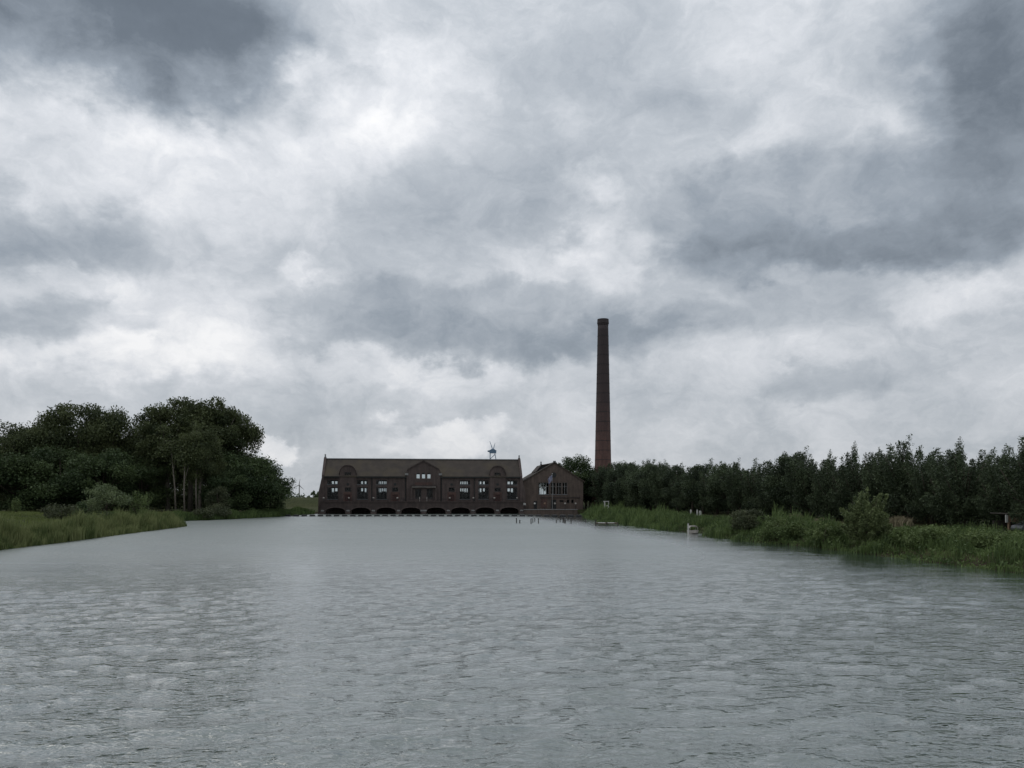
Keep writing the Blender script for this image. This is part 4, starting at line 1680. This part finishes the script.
def tree_top(meshes, H, px, py_top, Y, name, label, mat_sxy=1.0, rz=0.0, group=None, stem='trunk'):
    x = at(px, py_top, Y)[0]
    zt = at(px, py_top, Y)[2]
    g = hz(x, Y)
    H = crown_top(meshes[1])
    return put_tree(name, label, 'tree', meshes, x, Y, (zt - g) / H, rz, group, mat_sxy, stem)


tree_top(rt, 14.2, 575, 457.0, 266, 'round_tree', 'dense round crowned tree directly behind the boiler house gable', 1.15)
tree_top(rt, 14.2, 590, 471, 268, 'round_tree', 'lower dark tree between boiler house and chimney', 1.15, 1.3)
tree_top(rt, 14.2, 563, 463, 270, 'round_tree', 'dark tree peeping over the right slope of the boiler house roof', 1.1, 0.7)
tree_top(rt, 14.2, 586, 463, 274, 'round_tree', 'dark tree close left of the chimney shaft', 1.0, 5.1)
tree_top(rt, 14.2, 615, 464, 272, 'round_tree', 'dark tree hiding the right side of the chimney foot', 0.9, 2.4)
tree_top(rt, 14.2, 628, 462.5, 276, 'round_tree', 'rounded tree behind the far end of the bank row', 0.9, 3.9)

# --- the wood on the left
wood = [broad(400 + k, 20.0, 17.0, M['leaf_wood'], 27000, 0.44, 0.10, 64) for k in range(4)]
tall = [broad(450 + k, 24.0, 14.5, M['leaf_wood'], 25000, 0.44, 0.33, 60, 'bark_pale') for k in range(3)]
low = [broad(480 + k, 12.0, 13.5, M['leaf_round'], 17000, 0.38, 0.02, 44) for k in range(2)]
WG = 'trees of the wood on the left bank'
left = [
    # px, top, Y, proto, width, label
    (-60, 442, 178, wood[2], 20, 1.0, 'tree of the wood cut off by the left picture edge'),
    (-22, 434, 186, wood[0], 20, 0.9, 'dark sloping crown at the outer left end of the wood'),
    (14, 424, 190, wood[1], 20, 0.85, 'dark broad tree second from the outer end of the wood'),
    (44, 414, 196, wood[3], 20, 0.82, 'broad tree forming the left shoulder of the wood'),
    (80, 405, 200, wood[0], 20, 0.85, 'tallest broad crown of the left half of the wood'),
    (112, 410, 204, wood[2], 20, 0.75, 'broad tree just left of the dip in the wood top'),
    (140, 432, 208, wood[1], 20, 0.62, 'lower tree filling the dip in the wood top'),
    (168, 407, 200, tall[0], 24, 0.95, 'tall tree with pale trunk, left one of the high group'),
    (190, 400, 206, tall[1], 24, 1.0, 'tall tree with pale trunk, at the summit of the wood'),
    (214, 400, 210, tall[2], 24, 1.0, 'tall tree right of the summit of the wood'),
    (233, 408, 213, tall[0], 24, 0.85, 'tall tree at the right shoulder of the high group'),
    (200, 425, 192, tall[2], 24, 0.85, 'pale trunked tree standing in front of the high group'),
    (238, 452, 205, low[0], 12, 1.15, 'leafy lower tree under the right shoulder of the wood'),
    (256, 458, 208, low[1], 12, 1.05, 'spreading low tree near the right end of the wood'),
    (270, 476, 212, low[0], 12, 1.0, 'last low tree overhanging the water at the wood end'),
    (225, 470, 196, low[1], 12, 1.0, 'dark thicket tree at the water edge below the tall trees'),
    (60, 448, 186, low[1], 12, 1.2, 'low dark tree in front of the broad crowns behind the meadow'),
    (20, 455, 182, low[0], 12, 1.2, 'low dark tree behind the meadow near the left edge'),
    (105, 450, 190, low[0], 12, 1.1, 'low dark tree behind the grey green willow bush'),
    (140, 458, 196, low[1], 12, 1.0, 'low dark tree left of the pale trunks'),
]
for i, (px, py, Y, pr, H, sxy, lb) in enumerate(left):
    nm = 'tall_tree' if H == 24 else ('broad_tree' if H == 20 else 'low_tree')
    tree_top(pr, H * 0.97, px, py, Y, nm, lb, sxy, i * 1.7, WG)
for i in range(9):        # depth of the wood behind
    px = -30 + i * 28
    tree_top(wood[i % 4], 19.4, px, [456, 450, 440, 432, 434, 452, 440, 428, 440][i], 232 + (i % 3) * 6, 'broad_tree', 'tree deep in the wood, hidden behind the front crowns', 0.9, i * 2.1,
             'trees hidden inside the left wood')
rng = np.random.default_rng(55)
n_ = 34000
ppx = rng.uniform(-90, 262, n_)
yy = 226 + rng.uniform(0, 10, n_)
xx = (ppx - 512) / F * yy
zz = rng.uniform(0, 1, n_) ** 0.8 * (6.6 + 1.6 * np.sin(xx * 0.45) + 0.9 * np.sin(xx * 1.3))
P = np.stack([xx, yy, land_h(xx, yy) + zz], 1)
v, q, t = leaves(P, 0.7, rng, rng.uniform(0, 0.8, n_), 0.6)
props(add_obj('undergrowth', np_mesh('undergrowth', v, q, M['leaf_wood'], t)), 'dark tangled undergrowth inside the wood on the left bank', 'undergrowth', kind='stuff')
n_ = 40000
yy = rng.uniform(60, 262, n_)
xx = 53 - 0.129 * (yy - 82) + 11 + rng.uniform(-1.5, 1.5, n_)
zz = rng.uniform(0, 1, n_) ** 0.8 * (2.6 + 0.9 * np.sin(yy * 0.5) + 0.5 * np.sin(yy * 1.7))
P = np.stack([xx, yy, land_h(xx, yy) + zz], 1)
v, q, t = leaves(P, 0.42, rng, rng.uniform(0, 0.8, n_), 0.6)
props(add_obj('hedge_undergrowth', np_mesh('hedge_undergrowth', v, q, M['leaf_row'], t)), 'dark undergrowth behind the trunks of the right bank row', 'undergrowth', kind='stuff')
# slender pale trunks in front of the dark wood
for px, top, Y, tilt, lb in ((174.5, 452, 188, -0.7, 'pale slim bare trunk leaning left, left one of three'), (183.5, 462, 187, 0.3, 'pale slim bare trunk in the middle of three'),
                             (195.5, 455, 189, 0.2, 'pale slim bare trunk, right one of three')):
    b = at(px, 508, Y)
    zt = at(px, top, Y)[2]
    g = hz(b[0], Y)
    t = thing('slender_tree', lb, 'tree', (b[0], Y, g), 'slender pale trunks at the wood edge')
    m_ = MB()
    m_.tube([(b[0] + 0.3, Y, g - 0.4), (b[0] + 0.1, Y, g + (zt - g) * 0.4), (b[0] + tilt, Y, zt)], [0.24, 0.19, 0.1], 8)
    m_.tube([(b[0] + tilt * 0.5, Y, g + (zt - g) * 0.6), (b[0] + tilt + 0.9, Y, zt - 1)], [0.1, 0.05], 6)
    m_.build('trunk', M['bark_pale'], t, True)
    rng = np.random.default_rng(int(px))
    P = np.array([b[0] + tilt - b[0], 0, zt - g + 1.0]) + rng.normal(size=(900, 3)) * np.array([1.6, 1.6, 1.3])
    v, q, tt = leaves(P, 0.5, rng, rng.uniform(0, 1, 900), 0.6)
    add_obj('crown', np_mesh('crown', v, q, M['leaf_wood'], tt), t)

# --- bushes
def bush(name, label, px, py_base, py_top, wpx, mat, seed, n=4500, size=0.24, Y=None, base=0.02, group=None, style='broad', cat='bush'):
    if Y is None:
        p = ground_at(px, py_base, 0.6)
    else:
        p = at(px, py_base, Y)
    x, y = p[0], p[1]
    g = hz(x, y)
    zt = at(px, py_top, y)[2]
    H = zt - g
    Wd = wpx * y / (F * CT)
    if style == 'broad':
        ms = broad(seed, H, Wd, mat, n, size, base, 26)
    else:
        ms = windswept(seed, H, Wd, mat, n, size)
    t = thing(name, label, cat, (x, y, g), group)
    add_obj('stem', ms[0], t)
    add_obj('crown', ms[1], t)
    return t


bush('willow_bush', 'rounded grey green willow bush in the reeds of the left bank', 106, 527, 484, 46, M['leaf_silver'], 601, 4200, 0.34, Y=134)
bush('young_willow', 'pale green young willow with upright shoots right of the willow bush', 139, 526, 487, 26, M['leaf_bush'], 602, 1700, 0.34, Y=140, style='w')
bush('leafy_bush', 'yellow green low bush left of the willow bush', 62, 527, 503, 34, M['leaf_dark_bush'], 603, 2200, 0.3, Y=128)
bush('dark_bush', 'small dark bush between two reed clumps on the left bank', 83, 532, 500, 16, M['leaf_round'], 604, 1500, 0.28, Y=118)
bush('young_willow', 'small upright shrub on the meadow near the left picture edge', 15, 512, 496, 10, M['leaf_bush'], 605, 900, 0.3, Y=160, style='w')
bush('leafy_bush', 'olive bush at the water edge below the pale trunks', 217, 519, 505, 30, M['leaf_dark_bush'], 606, 2200, 0.34, Y=178)
bush('dark_bush', 'rounded bush on the shore right of the reed tip', 203, 520, 508, 20, M['leaf_dark_bush'], 607, 1600, 0.34, Y=172)
bush('leafy_bush', 'light green shrub at the foot of the low trees by the wood end', 218, 516, 484, 26, M['leaf_dark_bush'], 608, 2400, 0.4, Y=188)
# right bank
bush('willow_tree', 'solitary bushy willow leaning over the right bank in front of the row', 866, 549, 486, 52, M['leaf_willow'], 611, 15000, 0.23, Y=71, style='w', cat='tree')
bush('round_bush', 'dark rounded bush at the water edge right of the white boat', 748, 540, 509, 34, M['leaf_dark_bush'], 612, 5200, 0.22, Y=93.5)
bush('round_bush', 'second rounded bush, green, in front of the dark rounded one', 783, 545, 517, 44, M['leaf_bush'], 613, 5200, 0.22, Y=84.5)
bush('round_bush', 'light green bush at the water edge left of the solitary willow', 826, 549, 520, 34, M['leaf_bush'], 614, 4000, 0.2, Y=76)
bush('round_bush', 'green bush right of the solitary willow', 925, 560, 524, 60, M['leaf_bush'], 615, 5200, 0.2, Y=66)
bush('round_bush', 'low green bush at the water edge by the right picture edge', 985, 568, 532, 64, M['leaf_bush'], 616, 5200, 0.2, Y=61)

# ------------------------------------------------------------------ reeds, herbs and grass
def scatter(poly_fn, n, rng, bbox):
    x = rng.uniform(bbox[0], bbox[1], n)
    y = rng.uniform(bbox[2], bbox[3], n)
    d = signed_dist(x, y)
    return x, y, d


def patch(x, y, s, seed):
    """Smooth pseudo noise for clumping, 0..1"""
    r_ = np.random.default_rng(seed)
    v = np.zeros_like(x)
    for k in range(7):
        a = r_.uniform(0, 2 * PI)
        fq = s * r_.uniform(0.5, 2.0)
        v += np.sin((x * math.cos(a) + y * math.sin(a)) * fq + r_.uniform(0, 6.28))
    return 0.5 + v / 7


rng = np.random.default_rng(77)
# left reed bed
x, y, d = scatter(None, 150000, rng, (-66, -40, 45, 142))
keep = (d > -0.6) & (d < 4.6) & (y < 136)
x, y, d = x[keep], y[keep], d[keep]
x, y, d = x[:26000], y[:26000], d[:26000]
pn = patch(x, y, 0.9, 3)
h = (0.75 + 1.5 * np.clip(pn, 0, 1) ** 1.2 + 0.7 * (patch(x, y, 2.6, 15) - 0.4)) * (0.75 + 0.35 * sstep(-0.6, 1.5, d)) * (1 - 0.35 * sstep(3, 4.6, d)) * rng.uniform(0.6, 1.2, len(x))
z = np.maximum(land_h(x, y), -0.3)
v, q, t = blades(np.stack([x, y, z], 1), h, np.full(len(x), 0.10), rng, np.clip(0.5 + 1.1 * (patch(x, y, 2.2, 13) - 0.5) + 0.6 * (patch(x, y, 0.4, 14) - 0.5) + rng.normal(0, 0.22, len(x)), 0, 1), 0.22, (0.12, 0))
props(add_obj('reed_bed', np_mesh('reed_bed', v, q, M['reed'], t)), 'olive reeds along the water edge of the left bank', 'reeds', kind='stuff')
# far left shore
x, y, d = scatter(None, 60000, rng, (-85, -55, 138, 236))
keep = (d > -0.4) & (d < 5)
x, y, d = x[keep][:9000], y[keep][:9000], d[keep][:9000]
pn = patch(x, y, 0.7, 4)
h = 0.7 + 0.9 * pn
z = np.maximum(land_h(x, y), -0.2)
v, q, t = blades(np.stack([x, y, z], 1), h, np.full(len(x), 0.18), rng, np.clip(0.1 + 0.5 * pn + rng.normal(0, 0.2, len(x)), 0, 1), 0.25)
props(add_obj('shore_reeds', np_mesh('shore_reeds', v, q, M['herb'], t)), 'low dark reeds along the shore below the wood', 'reeds', kind='stuff')
# meadow grass on the left bank
x, y, d = scatter(None, 90000, rng, (-120, -44, 60, 190))
keep = (d > 3.5)
x, y, d = x[keep][:30000], y[keep][:30000], d[keep][:30000]
pn = patch(x, y, 0.35, 5)
v, q, t = blades(np.stack([x, y, land_h(x, y)], 1), 0.25 + 0.3 * pn, np.full(len(x), 0.13), rng, np.clip(pn + rng.normal(0, 0.15, len(x)), 0, 1), 0.4)
props(add_obj('meadow_grass', np_mesh('meadow_grass', v, q, M['grass'], t)), 'green meadow grass in front of the wood', 'grass', kind='stuff')

# right bank: tall herbs and reeds in hummocks
x, y, d = scatter(None, 330000, rng, (16, 62, 40, 236))
keep = (d > -0.5) & (d < 17)
x, y, d = x[keep], y[keep], d[keep]
near = rng.uniform(0, 1, len(x)) < np.clip(80.0 / y, 0.35, 1.0)
x, y, d = x[near][:70000], y[near][:70000], d[near][:70000]
pn = patch(x, y, 0.8, 6)
pb2 = patch(x, y, 0.25, 8)
h = (0.22 + 1.75 * np.clip(pn * 1.35 - 0.18, 0, 1.1) ** 1.4 * (0.35 + 0.9 * pb2)) * (0.8 + 0.35 * sstep(0, 3, d)) * (1 - 0.55 * sstep(7, 14, d)) * (1 - 0.2 * sstep(110, 60, y)) * (0.75 + 0.5 * patch(x, y, 2.4, 17)) * sstep(1.2, 3.0, np.hypot(x - 25.0, (y - 107) * 0.5)) * rng.uniform(0.55, 1.3, len(x))
z = np.maximum(land_h(x, y), -0.25)
v1 = blades(np.stack([x, y, z], 1), h, np.clip(0.0009 * y, 0.055, 0.16), rng, np.clip(0.15 + 0.5 * pb2 + 0.8 * (patch(x, y, 2.0, 16) - 0.4) + rng.normal(0, 0.2, len(x)), 0, 1), 0.28, (0.14, 0))
props(add_obj('bank_reeds', np_mesh('bank_reeds', *v1[:2], M['herb'], v1[2])), 'tall green reeds and grasses along the right bank', 'reeds', kind='stuff')
# leafy herbs over the hummocks
pick = rng.uniform(0, 1, len(x)) < 0.55
P = np.stack([x, y, z], 1)[pick]
hh_ = h[pick]
P = P + np.stack([rng.normal(0, 0.15, len(P)), rng.normal(0, 0.15, len(P)), hh_ * rng.uniform(0.25, 0.95, len(P))], 1)
v2 = leaves(P, 0.26, rng, np.clip(0.1 + 0.5 * pb2[pick] + 0.9 * (patch(x[pick], y[pick], 2.0, 16) - 0.4) + rng.normal(0, 0.15, len(P)), 0, 1), 0.55, 0.4)
props(add_obj('bank_herbs', np_mesh('bank_herbs', *v2[:2], M['herb'], v2[2])), 'leafy weeds and brambles covering the right bank', 'weeds', kind='stuff')

# sandy path on the bank behind the reeds
pth = MB()
ys = np.linspace(44, 232, 60)
vs, fs = [], []
for i, yy in enumerate(ys):
    xc = np.interp(yy, [a[1] for a in shore_r[::-1]], [a[0] for a in shore_r[::-1]]) + 13 + 0.4 * math.sin(yy * 0.15)
    for s in (-1.1, 1.1):
        vs.append((xc + s, yy, hz(xc + s, yy) + 0.06))
    if i:
        fs.append((2 * i - 2, 2 * i - 1, 2 * i + 1, 2 * i))
pth.add(vs, fs)
props(pth.build('path', M['sand']), kind='structure')
# dry straw-coloured grass heaps beside it
def dry_heap(px, py, wpx, label):
    p = ground_at(px, py, 1.6)
    x_, y_ = p[0], p[1]
    n_ = 900
    wd = wpx * y_ / F
    r1 = np.random.default_rng(int(px))
    a = r1.uniform(-1, 1, n_)
    xx, yy = x_ + a * wd / 2, y_ + r1.normal(0, 0.5, n_)
    zz = land_h(xx, yy)
    v_, q_, t_ = blades(np.stack([xx, yy, zz], 1), (0.9 + r1.uniform(0, 0.5, n_)) * np.sqrt(1.05 - a * a), np.full(n_, 0.12), r1, r1.uniform(0.2, 1, n_), 0.4)
    o = add_obj('dry_grass', np_mesh('dry_grass', v_, q_, M['straw'], t_))
    props(o, label, 'grass', kind='stuff')


M['straw'] = leaf_mat('dry_straw', (0.13, 0.115, 0.07), (0.27, 0.235, 0.15), 0.2)
dry_heap(822, 523, 22, 'straw coloured dry grass left of the solitary willow')
dry_heap(898, 525, 24, 'straw coloured dry grass right of the solitary willow')
dry_heap(922, 523, 20, 'second pale dry grass patch right of the solitary willow')
dry_heap(795, 520, 14, 'small pale dry grass patch above the rounded bushes')

# ------------------------------------------------------------------ small things on the right bank
# white boat moored in the reeds
bp_ = ground_at(693.5, 531.0)
bx_, by_ = 25.0, 107.6
boat = thing('moored_boat', 'small white boat with canopy moored bow out in the reeds', 'boat', (bx_, by_, 0), None)
secs = [(-2.0, 0.05, 0.75, 0.15), (-1.5, 0.5, 0.68, 0.0), (-0.7, 0.85, 0.62, -0.1), (0.6, 0.92, 0.58, -0.12), (1.9, 0.8, 0.58, -0.1)]
vs, fs = [], []
for (yy, hw, zt, zb) in secs:
    vs += [(-hw, yy, zt), (-hw * 0.8, yy, zb + 0.1), (0, yy, zb), (hw * 0.8, yy, zb + 0.1), (hw, yy, zt), (hw * 0.85, yy + 0.02, zt - 0.05), (0, yy + 0.02, zt - 0.1), (-hw * 0.85, yy + 0.02, zt - 0.05)]
for i in range(len(secs) - 1):
    for j in range(8):
        a, b = i * 8 + j, i * 8 + (j + 1) % 8
        fs.append((a, b, b + 8, a + 8))
fs.append(tuple(range(8)))
fs.append(tuple(reversed(range(32, 40))))
m_ = MB()
m_.add(vs, fs)
m_.build('hull', M['stone'], boat, off=(0, 0, 0))
boat.scale = (0.75, 0.75, 0.75)
m_ = MB()
m_.prism([(-0.85, 1.05), (-0.55, 1.42), (0.5, 1.42), (0.8, 1.05), (0.5, 1.28), (-0.5, 1.28)], 'y', -0.6, 1.2)
m_.build('canopy', M['stone'], boat, off=(0, 0, 0))
for sx_ in (-0.72, 0.72):
    for sy_ in (-0.5, 1.1):
        m_ = MB()
        m_.tube([(sx_, sy_, 0.5), (sx_ * 0.98, sy_, 1.15)], [0.03, 0.03], 6)
        m_.build('canopy_pole', M['white_dull'], boat, off=(0, 0, 0))
pp = (23.95, 106.0, 0)
t = thing('white_post', 'upright white wooden post in the water beside the white boat', 'post', (pp[0], pp[1], -0.8))
m_ = MB()
m_.box(pp[0] - 0.08, pp[0] + 0.08, pp[1] - 0.08, pp[1] + 0.08, -0.8, 1.45)
m_.build('shaft', M['white_dull'], t)
m_ = MB()
m_.box(pp[0] - 0.1, pp[0] + 0.1, pp[1] - 0.1, pp[1] + 0.1, 1.453, 1.53)
m_.build('cap', M['wood_wet'], t)
# pale stakes on the bank above it
for px, w_, hh2, wh in ((690.8, 0.14, 1.0, 'left one, above the white boat'), (697.2, 0.14, 1.1, 'middle one, above the white boat'), (700.2, 0.22, 0.75, 'short wide one, above the white boat')):
    Y_ = 150.0
    p = at(px, 513, Y_)
    g = hz(p[0], Y_)
    zt = at(px, 509.6 if hh2 > 0.9 else 510.8, Y_)[2]
    t = thing('pale_stake', 'pale stake standing on the right bank, ' + wh, 'stake', (p[0], Y_, g), 'pale stakes on the right bank')
    m_ = MB()
    m_.box(p[0] - w_, p[0] + w_, Y_ - 0.05, Y_ + 0.05, g, zt - 0.1)
    m_.build('board', M['white_dull'], t)
    m_ = MB()
    m_.prism([(p[0] - w_, zt - 0.097), (p[0] + w_, zt - 0.097), (p[0], zt + 0.05)], 'y', Y_ - 0.05, Y_ + 0.05)
    m_.build('point', M['white_dull'], t)
# white davit frame at the end of the bank
Yd = 205.0
p = at(604.7, 509, Yd)
g = hz(p[0], Yd)
dv = thing('life_ring_stand', 'white post with overhanging arm and hanging pale ring on the bank end', 'stand', (p[0], Yd, g))
z1 = at(604.7, 501.8, Yd)[2]
x2 = at(608.6, 502, Yd)[0]
m_ = MB()
m_.box(p[0] - 0.13, p[0] + 0.13, Yd - 0.1, Yd + 0.1, g, z1)
m_.build('post', M['white_dull'], dv)
m_ = MB()
m_.box(p[0] - 0.4, x2 + 0.1, Yd - 0.09, Yd + 0.09, z1 + 0.003, z1 + 0.2)
m_.build('arm', M['white_dull'], dv)
m_ = MB()
m_.box(x2 - 0.06, x2 + 0.06, Yd - 0.08, Yd + 0.08, z1 - 0.8, z1)
m_.build('drop_bar', M['white_dull'], dv)
m_ = MB()
xm, zm = at(607.3, 507, Yd)[0], at(607.3, 507, Yd)[2]
ringp = [(xm + 0.34 * math.cos(a * PI / 8), Yd - 0.05, zm + 0.34 * math.sin(a * PI / 8)) for a in range(17)]
m_.tube(ringp, [0.11] * 17, 6)
m_.build('life_ring', M['white'], dv, True)
# timber landing stage at the tip of the bank
p0_ = ground_at(595, 525.5)
jt = thing('landing_stage', 'low weathered plank landing stage at the tip of the right bank', 'jetty', (p0_[0], p0_[1], 0))
x0 = p0_[0] + 0.2
for k in range(9):
    m_ = MB()
    m_.box(x0 + k * 0.42, x0 + k * 0.42 + 0.38, p0_[1], p0_[1] + 1.6, 0.42, 0.49)
    m_.build('plank', M['white_dull'] if k % 4 else M['wood'], jt)
for yy in (0.15, 1.3):
    m_ = MB()
    m_.box(x0, x0 + 3.8, p0_[1] + yy, p0_[1] + yy + 0.14, 0.26, 0.416)
    m_.build('bearer', M['wood'], jt)
for dx in (-0.1, 1.9, 3.85):
    m_ = MB()
    m_.tube([(x0 + dx, p0_[1] - 0.1, -1.2), (x0 + dx, p0_[1] - 0.1, 1.15 if dx < 0 else 0.6)], [0.11, 0.1], 8)
    m_.build('pile', M['wood_wet'], jt)

# timber shelter and parked car by the right picture edge
Ys = 80.0


def sp(px, py):
    return at(px, py, Ys)


s0, s1 = sp(1006.5, 530), sp(1042, 530)
g = hz(s0[0], Ys)
sh = thing('timber_shelter', 'small open timber shelter with sloping roof by the right picture edge', 'shelter', (s0[0], Ys, g))
ze = sp(1008, 522)[2]
zr = sp(1008, 514)[2]
xa, xb = s0[0], s1[0]
for px in (1009.5, 1018, 1030, 1040):
    xx = sp(px, 525)[0]
    m_ = MB()
    m_.box(xx - 0.09, xx + 0.09, Ys, Ys + 0.18, g, ze)
    m_.build('post', M['wood_orange'], sh)
m_ = MB()
m_.box(xa, xb, Ys - 0.02, Ys + 0.2, ze + 0.003, ze + 0.2)
m_.build('beam', M['wood_orange'], sh)
m_ = MB()
m_.prism([(xa + 0.15, ze + 0.203), (xb - 0.15, ze + 0.203), (xb - 0.6, zr + 0.35), (xa + 0.3, zr)], 'y', Ys + 0.02, Ys + 0.12)
m_.build('gable_boards', M['wood_orange'], sh)
m_ = MB()
m_.prism([(xa - 0.1, zr + 0.0), (xb, zr - 0.7), (xb, zr - 0.58), (xa - 0.1, zr + 0.12)], 'y', Ys - 0.4, Ys + 2.6)
m_.build('roof', M['wood_wet'], sh)
m_ = MB()
xw = sp(1006.2, 518)[0]
m_.box(xw - 0.12, xw + 0.12, Ys - 0.12, Ys - 0.024, ze - 0.05, ze + 0.75)
m_.build('white_board', M['white_dull'], sh)
m_ = MB()
m_.box(xa, xb, Ys + 2.2, Ys + 2.3, g, ze + 0.1)
m_.build('back_wall', M['wood_wet'], sh)

Yc = 76.5
cxw = at(1021.5, 530, Yc)[0]
g = hz(cxw + 1, Yc)
car = thing('parked_car', 'grey car cut off by the right picture edge beside the shelter', 'car', (cxw, Yc, g))
cx_ = cxw
m_ = MB()
m_.prism([(cx_, g + 0.35), (cx_ + 4.2, g + 0.35), (cx_ + 4.2, g + 0.95), (cx_ + 3.4, g + 1.0), (cx_ + 2.9, g + 1.45), (cx_ + 1.4, g + 1.47), (cx_ + 0.75, g + 1.0), (cx_ + 0.1, g + 0.85), (cx_ - 0.03, g + 0.6)],
         'y', Yc, Yc + 1.7)
body = m_.build('body', M['car_paint'], car)
bev = body.modifiers.new('bevel', 'BEVEL')
bev.width = 0.09
bev.segments = 2
m_ = MB()
m_.prism([(cx_ + 1.0, g + 1.02), (cx_ + 2.95, g + 1.02), (cx_ + 2.75, g + 1.38), (cx_ + 1.45, g + 1.38)], 'y', Yc - 0.012, Yc - 0.002)
m_.build('window', M['paint_dark'], car)
for dx in (0.85, 3.35):
    m_ = MB()
    m_.tube([(cx_ + dx, Yc - 0.04, g + 0.32), (cx_ + dx, Yc + 0.2, g + 0.32)], [0.32, 0.32], 16)
    wl_ = m_.build('wheel', M['rubber'], car)
    m_ = MB()
    m_.tube([(cx_ + dx, Yc - 0.06, g + 0.32), (cx_ + dx, Yc - 0.042, g + 0.32)], [0.2, 0.2], 12)
    m_.build('rim', M['paint_grey'], wl_)

# ------------------------------------------------------------------ beyond the dike
# far trees
far = broad(701, 14.0, 14.0, M['leaf_round'], 3500, 0.9, 0.05, 24)
tree_top(far, 14.0, 313.5, 490.8, 420, 'round_tree', 'distant round tree just left of the pumping station', 0.72)
tree_top(far, 14.0, 321, 491.5, 425, 'round_tree', 'distant round tree touching the left gable of the pumping station', 0.8, 2.0)
rng = np.random.default_rng(91)
P = []
for k in range(340):
    x_ = rng.uniform(-900, 900)
    y_ = 900 + rng.uniform(0, 60)
    hgt = rng.uniform(6.5, 9.5)
    P.append(np.array([x_, y_, 0.9 + hgt * 0.5]) + rng.normal(size=(60, 3)) * np.array([5, 4, hgt * 0.2]))
P = np.concatenate(P)
v, q, t = leaves(P, 2.2, rng, rng.uniform(0, 1, len(P)), 0.7)
props(add_obj('far_woods', np_mesh('far_woods', v, q, M['leaf_round'], t)), 'low dark line of distant trees on the horizon', 'trees', kind='stuff')
# wind turbine
Yt = 2200.0
tb = at(299.3, 496, Yt)
hub = at(299.3, 485.3, Yt)
wtb = thing('wind_turbine', 'tiny distant wind turbine between the wood and the pumping station', 'wind turbine', (tb[0], Yt, 0.9))
m_ = MB()
m_.tube([(tb[0], Yt, 0.9), (tb[0], Yt, hub[2])], [1.9, 1.2], 12)
m_.build('tower', M['paint_grey'], wtb)
m_ = MB()
m_.box(tb[0] - 1.4, tb[0] + 1.4, Yt - 3, Yt + 4, hub[2] - 1, hub[2] + 1.6)
m_.build('nacelle', M['paint_grey'], wtb)
for k in range(3):
    a = R(80 + 120 * k)
    m_ = MB()
    m_.tube([(tb[0], Yt - 3.4, hub[2]), (tb[0] + 5 * math.cos(a), Yt - 3.4, hub[2] + 5 * math.sin(a)), (tb[0] + 19 * math.cos(a), Yt - 3.4, hub[2] + 19 * math.sin(a))], [0.7, 1.0, 0.25], 6)
    m_.build('blade', M['paint_grey'], wtb)
